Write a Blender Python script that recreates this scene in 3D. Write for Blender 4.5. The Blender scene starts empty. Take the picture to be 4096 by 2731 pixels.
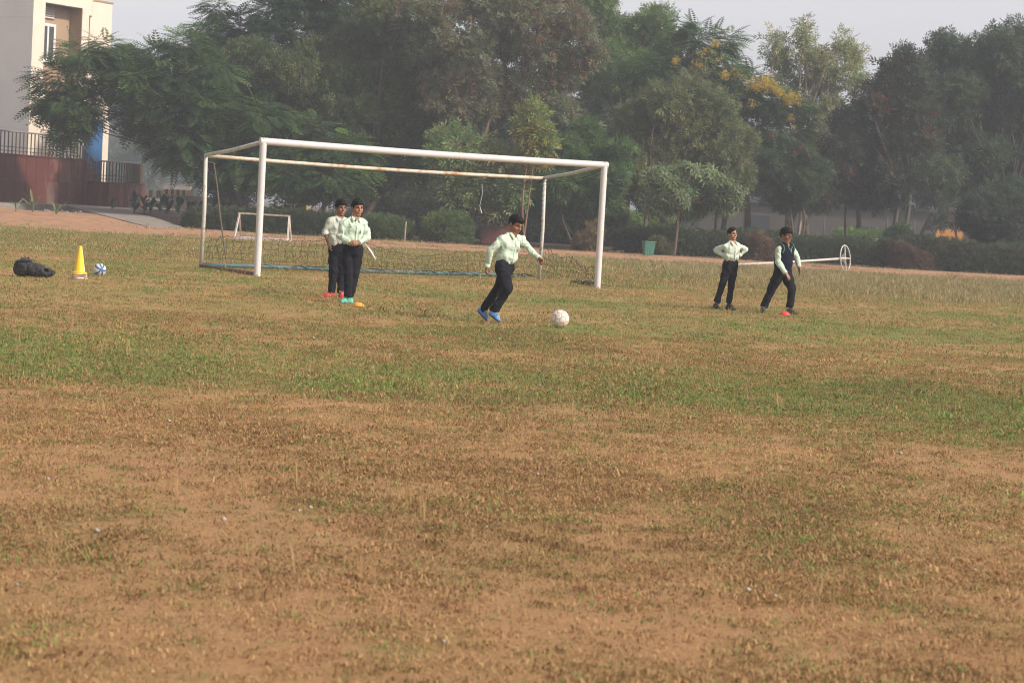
import bpy, math, random
import numpy as np
from mathutils import Vector, Matrix
from mathutils.bvhtree import BVHTree

random.seed(7)
RNG = np.random.default_rng(11)
SC = bpy.context.scene
COL = SC.collection
PI = math.pi

# ------------------------------------------------------------------ camera, sky, sun, exposure
CAM_H, FPX, PITCH, ROLL = 1.40, 8185.0, math.radians(3.66), math.radians(3.2)
_fwd = Vector((0, math.cos(PITCH), -math.sin(PITCH)))
_up0 = Vector((0, math.sin(PITCH), math.cos(PITCH)))
_r0 = Vector((1, 0, 0))
_right = _r0 * math.cos(ROLL) + _up0 * math.sin(ROLL)
_up = _up0 * math.cos(ROLL) - _r0 * math.sin(ROLL)
CAMPOS = Vector((0, 0, CAM_H))
cam_data = bpy.data.cameras.new('camera')
cam = bpy.data.objects.new('camera', cam_data)
COL.objects.link(cam)
cam.matrix_world = Matrix.Translation(CAMPOS) @ Matrix((_right, _up, -_fwd)).transposed().to_4x4()
cam_data.sensor_width = 36.0
cam_data.lens = FPX / 4096 * 36.0
cam_data.clip_start = 0.1
cam_data.clip_end = 3000
cam_data.dof.use_dof = True
cam_data.dof.focus_distance = 27.0
cam_data.dof.aperture_fstop = 6.5
SC.camera = cam

SUN_EL, SUN_AZ = math.radians(37), math.radians(-27)      # azimuth measured from +X towards +Y
sun_dir = Vector((math.cos(SUN_EL) * math.cos(SUN_AZ), math.cos(SUN_EL) * math.sin(SUN_AZ), math.sin(SUN_EL)))
world = bpy.data.worlds.new('World')
SC.world = world
world.use_nodes = True
wn, wl = world.node_tree.nodes, world.node_tree.links
wn.clear()
sky = wn.new('ShaderNodeTexSky')
sky.sky_type = 'NISHITA'
sky.sun_disc = False
sky.sun_elevation = SUN_EL
sky.sun_rotation = PI / 2 - SUN_AZ
sky.air_density = 1.0
sky.dust_density = 2.0
sky.ozone_density = 1.0
hsv = wn.new('ShaderNodeHueSaturation')
hsv.inputs['Saturation'].default_value = 0.2
bgn = wn.new('ShaderNodeBackground')
bgn.inputs['Strength'].default_value = 0.132
wo = wn.new('ShaderNodeOutputWorld')
wl.new(sky.outputs[0], hsv.inputs['Color'])
tint = wn.new('ShaderNodeMix')
tint.data_type = 'RGBA'
tint.blend_type = 'MULTIPLY'
tint.inputs[0].default_value = 1.0
tint.inputs[7].default_value = (1.0, 0.955, 0.985, 1)          # milky, slightly lavender overcast
wl.new(hsv.outputs[0], tint.inputs[6])
wl.new(tint.outputs[2], bgn.inputs[0])
wl.new(bgn.outputs[0], wo.inputs[0])
sd = bpy.data.lights.new('sun', 'SUN')
sd.energy = 3.4
sd.angle = math.radians(1.6)
sd.color = (1.0, 0.89, 0.76)
sun = bpy.data.objects.new('sun', sd)
COL.objects.link(sun)
sun.rotation_euler = sun_dir.to_track_quat('Z', 'Y').to_euler()
SC.view_settings.view_transform = 'Standard'
SC.view_settings.look = 'None'
SC.view_settings.exposure = 0.5
SC.view_settings.gamma = 1.0
SC.render.engine = 'CYCLES'
SC.cycles.use_denoising = True
SC.cycles.filter_width = 1.1
SC.cycles.max_bounces = 5
SC.cycles.use_adaptive_sampling = True
SC.cycles.adaptive_threshold = 0.02
SC.cycles.diffuse_bounces = 3
SC.cycles.transmission_bounces = 3
SC.cycles.transparent_max_bounces = 6
SC.cycles.volume_bounces = 1
SC.cycles.sample_clamp_indirect = 4.0


def P(u, v, d):
    """world point seen at photo pixel (u, v) of the 4096 px frame, d metres along the view axis"""
    return CAMPOS + d * (_fwd + (u - 2048) / FPX * _right - (v - 1365.5) / FPX * _up)


def G(u, v, z=0.0):
    """point of the plane z seen at the pixel"""
    r = _fwd + (u - 2048) / FPX * _right - (v - 1365.5) / FPX * _up
    return CAMPOS + r * ((z - CAM_H) / r.z)


def GD(u, d, z=0.0):
    """point of height z in pixel column u at depth d"""
    a, b = P(u, 0, d), P(u, 1000, d)
    t = (z - a.z) / (b.z - a.z)
    return a.lerp(b, t)


# ------------------------------------------------------------------ helpers
WL = {}          # world origin of every object built


def reg(o, loc):
    WL[o.name] = Vector(loc)
    return o


def tag(o, label=None, cat=None, group=None, kind=None):
    if label: o['label'] = label
    if cat: o['category'] = cat
    if group: o['group'] = group
    if kind: o['kind'] = kind
    return o


def thing(name, label, cat, loc, group=None):
    o = bpy.data.objects.new(name, None)
    o.empty_display_size = 0.2
    COL.objects.link(o)
    o.location = loc
    tag(o, label, cat, group)
    return reg(o, loc)


def mesh_np(name, V, faces, smooth=True):
    """faces: list of int arrays (M,k)"""
    V = np.asarray(V, np.float32).reshape(-1, 3)
    if isinstance(faces, np.ndarray): faces = [faces]
    faces = [np.asarray(f, np.int32) for f in faces if len(f)]
    me = bpy.data.meshes.new(name)
    me.vertices.add(len(V))
    me.vertices.foreach_set('co', V.ravel())
    li = np.concatenate([f.ravel() for f in faces])
    tot = np.concatenate([np.full(len(f), f.shape[1], np.int32) for f in faces])
    st = np.concatenate([[0], np.cumsum(tot)[:-1]]).astype(np.int32)
    me.loops.add(len(li))
    me.loops.foreach_set('vertex_index', li)
    me.polygons.add(len(tot))
    me.polygons.foreach_set('loop_start', st)
    me.polygons.foreach_set('use_smooth', np.full(len(tot), smooth))
    me.update(calc_edges=True)
    return me


def link(name, me, mat=None, parent=None, loc=None):
    o = bpy.data.objects.new(name, me)
    COL.objects.link(o)
    if mat is not None and len(me.materials) == 0: me.materials.append(mat)
    if parent is not None:
        o.parent = parent
        reg(o, WL[parent.name])
    else:
        o.location = loc if loc is not None else (0, 0, 0)
        reg(o, o.location)
    return o


def obj(name, V, faces, mat, parent=None, loc=None, smooth=True, col=None, kind=None):
    """V in world coordinates; stored relative to the parent's (or its own) origin"""
    V = np.asarray(V, np.float64).reshape(-1, 3)
    org = np.array(WL[parent.name] if parent is not None else (loc if loc is not None else (0, 0, 0)))
    me = mesh_np(name, V - org, faces, smooth)
    if col is not None:
        a = me.color_attributes.new('Col', 'FLOAT_COLOR', 'POINT')
        c = np.ones((len(V), 4), np.float32)
        c[:, :3] = col
        a.data.foreach_set('color', c.ravel())
    o = link(name, me, mat, parent, loc)
    if kind: o['kind'] = kind
    return o


class MB:
    """collects simple solids in world coordinates"""
    def __init__(s):
        s.v, s.f, s.n = [], {}, 0

    def add(s, V, F):
        V = np.asarray(V, float).reshape(-1, 3)
        for f in F:
            s.f.setdefault(len(f), []).append([i + s.n for i in f])
        s.v.append(V)
        s.n += len(V)
        return s

    def box(s, c, size, R=None, taper=1.0):
        hx, hy, hz = [q / 2 for q in size]
        V = []
        for z, k in ((-hz, 1.0), (hz, taper)):
            V += [(-hx * k, -hy * k, z), (hx * k, -hy * k, z), (hx * k, hy * k, z), (-hx * k, hy * k, z)]
        V = np.array(V)
        if R is not None: V = V @ np.array(R).T
        return s.add(V + np.array(c), [(3, 2, 1, 0), (4, 5, 6, 7), (0, 1, 5, 4), (1, 2, 6, 5), (2, 3, 7, 6), (3, 0, 4, 7)])

    def tube(s, pts, r, n=8, caps=True, flat=1.0):
        pts = [Vector(p) for p in pts]
        m = len(pts)
        rr = r if hasattr(r, '__len__') else [r] * m
        V, F = [], []
        ref = None
        for i, p in enumerate(pts):
            t = (pts[min(i + 1, m - 1)] - pts[max(i - 1, 0)])
            if t.length < 1e-9: t = Vector((0, 0, 1))
            t.normalize()
            if ref is None:
                ref = Vector((0, 0, 1)) if abs(t.z) < 0.9 else Vector((1, 0, 0))
            a = t.cross(ref)
            if a.length < 1e-6: a = t.cross(Vector((0.3, 1, 0.2)))
            a.normalize()
            b = t.cross(a).normalized()
            ref = -b if False else ref
            for k in range(n):
                an = 2 * PI * k / n
                V.append(p + a * (math.cos(an) * rr[i]) + b * (math.sin(an) * rr[i] * flat))
        for i in range(m - 1):
            for k in range(n):
                F.append((i * n + k, i * n + (k + 1) % n, (i + 1) * n + (k + 1) % n, (i + 1) * n + k))
        if caps:
            F.append(tuple(range(n))[::-1])
            F.append(tuple((m - 1) * n + k for k in range(n)))
        return s.add([tuple(q) for q in V], F)

    def lathe(s, c, prof, n=24, sq=0.0, rot=0.0):
        """prof: (r, z) list around the vertical axis at c"""
        V, F = [], []
        for r, z in prof:
            for k in range(n):
                a = 2 * PI * k / n + rot
                V.append((c[0] + r * math.cos(a), c[1] + r * math.sin(a), c[2] + z))
        for i in range(len(prof) - 1):
            for k in range(n):
                F.append((i * n + k, i * n + (k + 1) % n, (i + 1) * n + (k + 1) % n, (i + 1) * n + k))
        return s.add(V, F)

    def prism(s, poly, ext):
        """poly: planar 3D points, ext: extrusion vector"""
        n = len(poly)
        V = [Vector(p) for p in poly] + [Vector(p) + Vector(ext) for p in poly]
        F = [tuple(range(n))[::-1], tuple(range(n, 2 * n))] + [(i, (i + 1) % n, n + (i + 1) % n, n + i) for i in range(n)]
        return s.add([tuple(q) for q in V], F)

    def build(s, name, mat, parent=None, loc=None, smooth=False, bevel=0.0, kind=None):
        o = obj(name, np.concatenate(s.v), [np.array(a) for a in s.f.values()], mat, parent, loc, smooth, kind=kind)
        if bevel:
            b = o.modifiers.new('bevel', 'BEVEL')
            b.width = bevel
            b.segments = 2
            b.limit_method = 'ANGLE'
        return o


# ------------------------------------------------------------------ numpy noise
_T = np.random.default_rng(3).random((64, 64, 64)).astype(np.float32)


def vnoise(p):
    p = np.asarray(p, np.float64)
    i = np.floor(p).astype(np.int64)
    f = p - i
    f = f * f * (3 - 2 * f)
    r = 0
    for dx in (0, 1):
        for dy in (0, 1):
            for dz in (0, 1):
                w = (f[..., 0] if dx else 1 - f[..., 0]) * (f[..., 1] if dy else 1 - f[..., 1]) * (f[..., 2] if dz else 1 - f[..., 2])
                r = r + w * _T[(i[..., 0] + dx) & 63, (i[..., 1] + dy) & 63, (i[..., 2] + dz) & 63]
    return r


def fbm2(x, y, s, o=3, seed=0.0):
    r, a, t = 0, 1.0, 0
    for k in range(o):
        r = r + a * vnoise(np.stack([x / s + 7.3 * k + seed, y / s + 3.1 * k, np.full_like(x, 0.5 + k * 2.7 + seed)], -1))
        t += a
        a *= 0.5
        s = s / 2.07
    return r / t


def sstep(a, b, x):
    t = np.clip((x - a) / (b - a), 0, 1)
    return t * t * (3 - 2 * t)


# ------------------------------------------------------------------ materials
def nt(name):
    m = bpy.data.materials.new(name)
    m.use_nodes = True
    n = m.node_tree.nodes
    b = n['Principled BSDF']
    return m, n, m.node_tree.links, b


def mat(name, c, rough=0.7, var=0.15, scale=8.0, bump=0.0, bscale=None, stain=None, stain_amt=0.5, stain_scale=4.0, metal=0.0, spec=0.35, stretch=None, sheen=0.0):
    m, n, l, b = nt(name)
    b.inputs['Roughness'].default_value = rough
    b.inputs['Metallic'].default_value = metal
    b.inputs['Specular IOR Level'].default_value = spec
    if sheen: b.inputs['Sheen Weight'].default_value = sheen
    tc = n.new('ShaderNodeTexCoord')
    vec = tc.outputs['Object']
    if stretch:
        mp = n.new('ShaderNodeMapping')
        mp.inputs['Scale'].default_value = stretch
        l.new(vec, mp.inputs[0])
        vec = mp.outputs[0]
    no = n.new('ShaderNodeTexNoise')
    no.inputs['Scale'].default_value = scale
    no.inputs['Detail'].default_value = 6
    no.inputs['Roughness'].default_value = 0.65
    l.new(vec, no.inputs['Vector'])
    ra = n.new('ShaderNodeMapRange')
    ra.inputs[1].default_value = 0.3
    ra.inputs[2].default_value = 0.7
    l.new(no.outputs[0], ra.inputs[0])
    mx = n.new('ShaderNodeMix')
    mx.data_type = 'RGBA'
    mx.inputs[6].default_value = (*[max(0, q * (1 - var)) for q in c], 1)
    mx.inputs[7].default_value = (*[min(1, q * (1 + var)) for q in c], 1)
    l.new(ra.outputs[0], mx.inputs[0])
    out = mx.outputs[2]
    if stain:
        n2 = n.new('ShaderNodeTexNoise')
        n2.inputs['Scale'].default_value = stain_scale
        n2.inputs['Detail'].default_value = 8
        n2.inputs['Roughness'].default_value = 0.7
        l.new(vec, n2.inputs['Vector'])
        r2 = n.new('ShaderNodeMapRange')
        r2.inputs[1].default_value = 0.62 - 0.25 * stain_amt
        r2.inputs[2].default_value = 0.74 - 0.2 * stain_amt
        l.new(n2.outputs[0], r2.inputs[0])
        m2 = n.new('ShaderNodeMix')
        m2.data_type = 'RGBA'
        m2.inputs[7].default_value = (*stain, 1)
        l.new(r2.outputs[0], m2.inputs[0])
        l.new(out, m2.inputs[6])
        out = m2.outputs[2]
    l.new(out, b.inputs['Base Color'])
    if bump:
        nb = n.new('ShaderNodeTexNoise')
        nb.inputs['Scale'].default_value = bscale or scale * 3
        nb.inputs['Detail'].default_value = 5
        l.new(vec, nb.inputs['Vector'])
        bu = n.new('ShaderNodeBump')
        bu.inputs['Strength'].default_value = min(1, bump)
        bu.inputs['Distance'].default_value = 0.02
        l.new(nb.outputs[0], bu.inputs['Height'])
        l.new(bu.outputs[0], b.inputs['Normal'])
    return m


def leafmat(name, trans=0.3, rough=0.55, instancer=False):
    """colour from the 'Col' attribute of every leaf, part of the light passing through"""
    m, n, l, b = nt(name)
    at = n.new('ShaderNodeAttribute')
    at.attribute_name = 'Col'
    if instancer: at.attribute_type = 'INSTANCER'
    b.inputs['Roughness'].default_value = rough
    b.inputs['Specular IOR Level'].default_value = 0.25
    l.new(at.outputs['Color'], b.inputs['Base Color'])
    tr = n.new('ShaderNodeBsdfTranslucent')
    l.new(at.outputs['Color'], tr.inputs[0])
    ms = n.new('ShaderNodeMixShader')
    ms.inputs[0].default_value = trans
    l.new(b.outputs[0], ms.inputs[1])
    l.new(tr.outputs[0], ms.inputs[2])
    l.new(ms.outputs[0], n['Material Output'].inputs[0])
    return m


M = {}
M['leaf'] = leafmat('leaf')
M['bark'] = mat('bark', (0.085, 0.065, 0.05), 0.9, 0.35, 6, 0.6, 14, stretch=(1, 1, 0.3))
M['bark_pale'] = mat('bark_pale', (0.36, 0.29, 0.22), 0.9, 0.25, 5, 0.4, 12, stain=(0.14, 0.1, 0.07), stain_amt=0.5, stretch=(1, 1, 0.3))
M['bark_red'] = mat('bark_red', (0.22, 0.12, 0.07), 0.9, 0.3, 6, 0.5, 12, stretch=(1, 1, 0.3))
M['bark_brown'] = mat('bark_brown', (0.13, 0.085, 0.06), 0.9, 0.3, 6, 0.5, 12, stretch=(1, 1, 0.3))
M['white_post'] = mat('white_post', (0.56, 0.535, 0.515), 0.42, 0.05, 3, 0.06, 30, stain=(0.5, 0.42, 0.34), stain_amt=0.12, stain_scale=9)
M['pipe_white'] = mat('pipe_white', (0.5, 0.475, 0.43), 0.5, 0.1, 4, 0.1, 30, stain=(0.33, 0.17, 0.08), stain_amt=0.3, stain_scale=7)
M['pipe_rust'] = mat('pipe_rust', (0.52, 0.45, 0.36), 0.6, 0.1, 5, 0.15, 40, stain=(0.36, 0.2, 0.1), stain_amt=0.5, stain_scale=6)
M['rust'] = mat('rust', (0.17, 0.09, 0.055), 0.85, 0.3, 8, 0.3, 30)
M['teal'] = mat('teal', (0.055, 0.115, 0.125), 0.6, 0.25, 6, 0.1, 30, stain=(0.16, 0.12, 0.08), stain_amt=0.4, stain_scale=5)
M['net'] = mat('net', (0.018, 0.024, 0.022), 0.8, 0.2, 20)
M['rope'] = mat('rope', (0.13, 0.105, 0.08), 0.9, 0.3, 30)
M['rope_white'] = mat('rope_white', (0.5, 0.5, 0.52), 0.9, 0.2, 30)

# ------------------------------------------------------------------ ground, field, track
def greenness(x, y):
    """how green the turf is, 0 dry .. 1 fresh, over the field"""
    w = fbm2(x, y, 3.2, 4, 1.0) - 0.5
    w2 = fbm2(x, y, 1.1, 3, 5.0) - 0.5
    fine = fbm2(x, y * 0.6, 0.5, 2, 9.0) - 0.5
    yy = y + 7.0 * w
    c = 16.4 + 0.16 * np.abs(x) - 0.25 * x * (x < 0) * 0.3 - .22 * np.maximum(x, 0)
    a = (1 - sstep(0.8, 5.2, np.abs(yy - c) + 2.6 * w2)) * (.55 + .95 * fbm2(x, y, 1.6, 3, 14.0)) * (.85 + .15 * sstep(1.5, 5, np.abs(x + .5)))
    b = (1 - sstep(0.6, 3.4, np.abs(yy - 28.2) + 0.9 * w2)) * sstep(1.0, 4, x)
    b2 = (1 - sstep(0.4, 1.5, np.abs(yy - 32.6) + 0.8 * w2)) * sstep(-9, -6.5, -np.abs(x + 1) - 2) * 0.9
    b3 = (1 - sstep(0.6, 2.5, np.abs(yy - 34.5))) * sstep(-5, -7, x) * 0.7
    far = sstep(40, 44, y) * (0.52 - 0.012 * x)
    mid = 0.14 + (0.30 + 0.4 * sstep(-0.06, 0.18, w)) * sstep(17, 23, y)
    g = np.maximum.reduce([a * 0.95, b, b2, b3, np.clip(far, 0.2, 0.75), mid])
    fore = (1 - sstep(9.5, 13, y)) * 0.14 * (0.35 + sstep(-0.05, 0.15, w2)) + .24 * sstep(.2, 1.6, x + 2.5 * w) * sstep(8.0, 9.6, y)
    g = np.where(y < 13, np.maximum(fore, a * 0.9), g)
    return np.clip(g + 0.55 * fine + 0.25 * w2, 0, 1)


def bareness(x, y):
    """bare soil shows where this is high"""
    n = fbm2(x, y * 0.7, 1.7, 4, 21.0)
    n2 = fbm2(x, y, 0.45, 3, 33.0)
    near = 0.06 * (1 - sstep(8, 14, y)) + 0.05 * (1 - sstep(0.8, 2.2, np.abs(y - 22.5))) + 0.05 * (1 - sstep(.5, 1.6, np.abs(y - 13)))
    return np.clip(0.85 * sstep(0.40, 0.66, n * 0.65 + n2 * 0.35 + near) * (1 - 0.75 * sstep(.4, .8, greenness(x, y))) * (1 - .3 * sstep(20, 26, y)) * (1 - .45 * sstep(40, 44, y)), 0, 1)


m, n, l, b = nt('soil_ground')
M['ground'] = m
b.inputs['Roughness'].default_value = 0.95
b.inputs['Specular IOR Level'].default_value = 0.1
tc = n.new('ShaderNodeTexCoord')
no = n.new('ShaderNodeTexNoise'); no.inputs['Scale'].default_value = 0.6; no.inputs['Detail'].default_value = 9; no.inputs['Roughness'].default_value = 0.7
l.new(tc.outputs['Object'], no.inputs['Vector'])
cr = n.new('ShaderNodeValToRGB')
cr.color_ramp.elements[0].position = 0.35; cr.color_ramp.elements[0].color = (0.05, 0.036, 0.024, 1)
cr.color_ramp.elements[1].position = 0.68; cr.color_ramp.elements[1].color = (0.13, 0.092, 0.056, 1)
l.new(no.outputs[0], cr.inputs[0]); l.new(cr.outputs[0], b.inputs['Base Color'])
s = 330.0
o = obj('ground', [(-s, -20, -0.03), (s, -20, -0.03), (s, 520, -0.03), (-s, 520, -0.03)], np.array([[0, 1, 2, 3]]), M['ground'], kind='structure')

# the playing field: attributes 'green' and 'bare' are the colour of turf and soil at each spot
m, n, l, b = nt('field_turf')
M['field'] = m
b.inputs['Roughness'].default_value = 0.95
b.inputs['Specular IOR Level'].default_value = 0.08
tc = n.new('ShaderNodeTexCoord')


def tex(scale, detail=6, rough=0.65):
    t = n.new('ShaderNodeTexNoise')
    t.inputs['Scale'].default_value = scale
    t.inputs['Detail'].default_value = detail
    t.inputs['Roughness'].default_value = rough
    l.new(tc.outputs['Object'], t.inputs['Vector'])
    return t.outputs[0]


def ramp(src, stops):
    r = n.new('ShaderNodeValToRGB')
    while len(r.color_ramp.elements) < len(stops): r.color_ramp.elements.new(0.5)
    for e, (p, c) in zip(r.color_ramp.elements, stops):
        e.position = p
        e.color = (*c, 1)
    l.new(src, r.inputs[0])
    return r.outputs[0]


def mixc(f, a, c):
    x = n.new('ShaderNodeMix'); x.data_type = 'RGBA'
    l.new(f, x.inputs[0]); l.new(a, x.inputs[6]); l.new(c, x.inputs[7])
    return x.outputs[2]


fine = tex(46, 8, 0.8)
midn = tex(9, 6, 0.7)
soil = ramp(fine, [(0.2, (0.15, 0.078, 0.04)), (0.48, (0.385, 0.222, 0.108)), (0.78, (0.57, 0.36, 0.19))])
dry = ramp(fine, [(0.2, (0.11, 0.066, 0.03)), (0.48, (0.345, 0.205, 0.093)), (0.78, (0.54, 0.35, 0.17))])
grn = ramp(fine, [(0.22, (0.045, 0.062, 0.018)), (0.5, (0.15, 0.195, 0.052)), (0.76, (0.31, 0.31, 0.105))])
ag = n.new('ShaderNodeAttribute'); ag.attribute_name = 'green'
ab = n.new('ShaderNodeAttribute'); ab.attribute_name = 'bare'


def jitter(fac, src, amt):
    a = n.new('ShaderNodeMath'); a.operation = 'SUBTRACT'; a.inputs[1].default_value = 0.5; l.new(src, a.inputs[0])
    c = n.new('ShaderNodeMath'); c.operation = 'MULTIPLY_ADD'; c.inputs[1].default_value = amt; c.use_clamp = True
    l.new(a.outputs[0], c.inputs[0]); l.new(fac, c.inputs[2])
    return c.outputs[0]


c1 = mixc(jitter(ag.outputs['Fac'], midn, 1.3), dry, grn)
c2 = mixc(jitter(ab.outputs['Fac'], midn, 1.5), c1, soil)
l.new(c2, b.inputs['Base Color'])
bu = n.new('ShaderNodeBump'); bu.inputs['Strength'].default_value = 0.75; bu.inputs['Distance'].default_value = 0.022
l.new(fine, bu.inputs['Height']); l.new(bu.outputs[0], b.inputs['Normal'])


def edge_near(x):          # border between the turf and the dirt track
    return 63.2 + 0.025 * x + 0.55 * np.sin(x * 0.21 + 1) + 0.0022 * x * x


ny = 330
ys = np.concatenate([np.linspace(-6, 5, 14, endpoint=False), 5 * (13.2 ** np.linspace(0, 1, ny))])
xs = np.linspace(-1, 1, 240)
X = xs[None, :] * (9 + 0.42 * np.maximum(ys, 0))[:, None]
Y = np.repeat(ys[:, None], len(xs), 1)
EN = edge_near(X)
Y = np.where(Y > EN - 1.2, EN + 0.15 * (fbm2(X, Y, 1.0, 2) - .5), Y)
Z = 0.03 * (fbm2(X, Y, 2.5, 3, 4.0) - 0.5) + 0.016 * (fbm2(X, Y, 0.35, 2, 8.0) - 0.5)
nr, nc = X.shape
ii = np.arange((nr - 1) * (nc - 1))
q = ii // (nc - 1) * nc + ii % (nc - 1)
F = np.stack([q, q + 1, q + nc + 1, q + nc], 1)
fo = obj('playing_field', np.stack([X, Y, Z], -1), F, M['field'], kind='structure')
gv = greenness(X.ravel(), Y.ravel())
bv = bareness(X.ravel(), Y.ravel())
for nm, val in (('green', gv), ('bare', bv)):
    a = fo.data.attributes.new(nm, 'FLOAT', 'POINT')
    a.data.foreach_set('value', val.astype(np.float32))

# dirt running track
M['track'] = mat('track_dirt', (0.36, 0.205, 0.12), 0.95, 0.3, 2.4, 0.8, 9, stain=(0.24, 0.155, 0.095), stain_amt=0.5, stain_scale=1.1, spec=0.1)
xs = np.linspace(-40, 42, 160)
rows = []
for t in np.linspace(0, 1, 9):
    far = 77.5 + 0.03 * xs + 0.5 * np.sin(xs * 0.33) + 7 * sstep(-9, -14, xs)
    y = (edge_near(xs) - 0.9) * (1 - t) + far * t
    z = 0.004 + 0.02 * (fbm2(xs, y, 1.2, 2, 2.0)) - 0.012 + 0.30 * sstep(-12, -18, xs) * sstep(.45, 1, t)
    if t == 0: z = z * 0 - 0.02
    rows.append(np.stack([xs, y, z], -1))
V = np.concatenate(rows)
nc = len(xs)
q = (np.arange(8)[:, None] * nc + np.arange(nc - 1)[None]).ravel()
obj('dirt_track', V, np.stack([q, q + 1, q + nc + 1, q + nc], 1), M['track'], kind='structure')

# broken lime lines on the track
M['lime'] = mat('lime', (0.55, 0.47, 0.4), 0.95, 0.2, 6)
k = 0
mb = MB()
rg = random.Random(5)
for (u0, v0, u1, v1) in ((0, 873, 690, 921), (780, 930, 1260, 948), (2330, 1016, 3000, 1056)):
    nseg = 26
    for i in range(nseg):
        if rg.random() < 0.38: continue
        a0, a1 = i / nseg, (i + rg.uniform(.5, 1.0)) / nseg
        pa = G(u0 + (u1 - u0) * a0, v0 + (v1 - v0) * a0)
        pb = G(u0 + (u1 - u0) * a1, v0 + (v1 - v0) * a1)
        w = rg.uniform(0.05, 0.11)
        zz = 0.018 + 0.30 * float(sstep(-12, -18, np.array(pa.x))) * 0.25
        mb.add([(pa.x, pa.y - w, zz), (pb.x, pb.y - w, zz), (pb.x, pb.y + w, zz), (pa.x, pa.y + w, zz)], [(0, 1, 2, 3)])
mb.build('lime_line', M['lime'], kind='structure')

# ------------------------------------------------------------------ grass: geometry-node tufts, colour carried per tuft
M['grass'] = leafmat('grass_blade', 0.25, 0.7, instancer=True)


def tuft(name, nb, h, spread, wid, lean, seed):
    r = np.random.default_rng(seed)
    V, F = [], []
    for i in range(nb):
        a = r.uniform(0, 2 * PI)
        rad = spread * math.sqrt(r.random())
        bx, by = rad * math.cos(a), rad * math.sin(a)
        d = r.uniform(0, 2 * PI)
        ln = lean * r.uniform(0.3, 1.3)
        hh = h * r.uniform(0.45, 1.15)
        w = wid * r.uniform(0.7, 1.2)
        px, py = -math.sin(d) * w, math.cos(d) * w
        mx, my = bx + math.cos(d) * ln * hh * 0.35, by + math.sin(d) * ln * hh * 0.35
        tx, ty = bx + math.cos(d) * ln * hh, by + math.sin(d) * ln * hh
        tz = hh * max(0.15, 1 - 0.45 * ln)
        k = len(V)
        V += [(bx - px, by - py, -0.01), (bx + px, by + py, -0.01), (mx + px * .8, my + py * .8, tz * .62), (mx - px * .8, my - py * .8, tz * .62), (tx, ty, tz)]
        F += [(k, k + 1, k + 2, k + 3)]
        F += [(k + 3, k + 2, k + 4, k + 4)]
    me = bpy.data.meshes.new(name)
    me.from_pydata(V, [], [f if f[2] != f[3] else f[:3] for f in F])
    me.materials.append(M['grass'])
    for p_ in me.polygons: p_.use_smooth = True
    return bpy.data.objects.new(name, me)


TUFTS = [tuft('tuft_source', 22, 0.020, 0.095, 0.0022, 1.9, 1), tuft('tuft_source', 18, 0.030, 0.08, 0.0020, 1.5, 2), tuft('tuft_source', 24, 0.013, 0.12, 0.003, 2.3, 3),
         tuft('tuft_source', 5, 0.13, 0.03, 0.0018, 0.5, 4), tuft('tuft_source', 34, 0.036, 0.32, 0.006, 0.9, 5), tuft('tuft_source', 30, 0.125, 0.34, 0.004, 0.7, 6)]


def scatter(name, label, pts, rot, scl, idx, colr):
    me = bpy.data.meshes.new(name)
    me.vertices.add(len(pts))
    me.vertices.foreach_set('co', pts.astype(np.float32).ravel())
    for nm, ty, dat, key in (('rot', 'FLOAT_VECTOR', rot, 'vector'), ('scl', 'FLOAT', scl, 'value'), ('idx', 'INT', idx, 'value')):
        a = me.attributes.new(nm, ty, 'POINT')
        a.data.foreach_set(key, dat.astype(np.int32 if ty == 'INT' else np.float32).ravel())
    a = me.attributes.new('Col', 'FLOAT_COLOR', 'POINT')
    a.data.foreach_set('color', np.concatenate([colr, np.ones((len(colr), 1))], 1).astype(np.float32).ravel())
    me.materials.append(M['grass'])
    o = bpy.data.objects.new(name, me)
    COL.objects.link(o)
    tag(o, label, 'grass', kind='stuff')
    ng = bpy.data.node_groups.new(name, 'GeometryNodeTree')
    ng.interface.new_socket('Geometry', in_out='INPUT', socket_type='NodeSocketGeometry')
    ng.interface.new_socket('Geometry', in_out='OUTPUT', socket_type='NodeSocketGeometry')
    N, L = ng.nodes, ng.links
    gi, go = N.new('NodeGroupInput'), N.new('NodeGroupOutput')
    jn = N.new('GeometryNodeJoinGeometry')

    def attr(nm, ty):
        a = N.new('GeometryNodeInputNamedAttribute')
        a.data_type = ty
        a.inputs['Name'].default_value = nm
        return a.outputs['Attribute']
    rt, sl, ix = attr('rot', 'FLOAT_VECTOR'), attr('scl', 'FLOAT'), attr('idx', 'INT')
    for i in sorted(set(int(q) for q in idx)):
        oi = N.new('GeometryNodeObjectInfo')
        oi.inputs['Object'].default_value = TUFTS[i]
        oi.inputs['As Instance'].default_value = True
        cp = N.new('FunctionNodeCompare')
        cp.data_type = 'INT'
        cp.operation = 'EQUAL'
        L.new(ix, cp.inputs[2])
        cp.inputs[3].default_value = i
        ip = N.new('GeometryNodeInstanceOnPoints')
        L.new(gi.outputs[0], ip.inputs['Points'])
        L.new(cp.outputs[0], ip.inputs['Selection'])
        L.new(oi.outputs['Geometry'], ip.inputs['Instance'])
        L.new(rt, ip.inputs['Rotation'])
        L.new(sl, ip.inputs['Scale'])
        L.new(ip.outputs[0], jn.inputs[0])
    L.new(jn.outputs[0], go.inputs[0])
    md = o.modifiers.new('tufts', 'NODES')
    md.node_group = ng
    return o


def turf_points(y0, y1, dens, rng, half=0.30):
    n_ = int((y1 * y1 - y0 * y0) * half * dens)
    y = np.sqrt(rng.uniform(y0 * y0, y1 * y1, n_))
    x = rng.uniform(-1, 1, n_) * half * y
    return x, y


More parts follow.
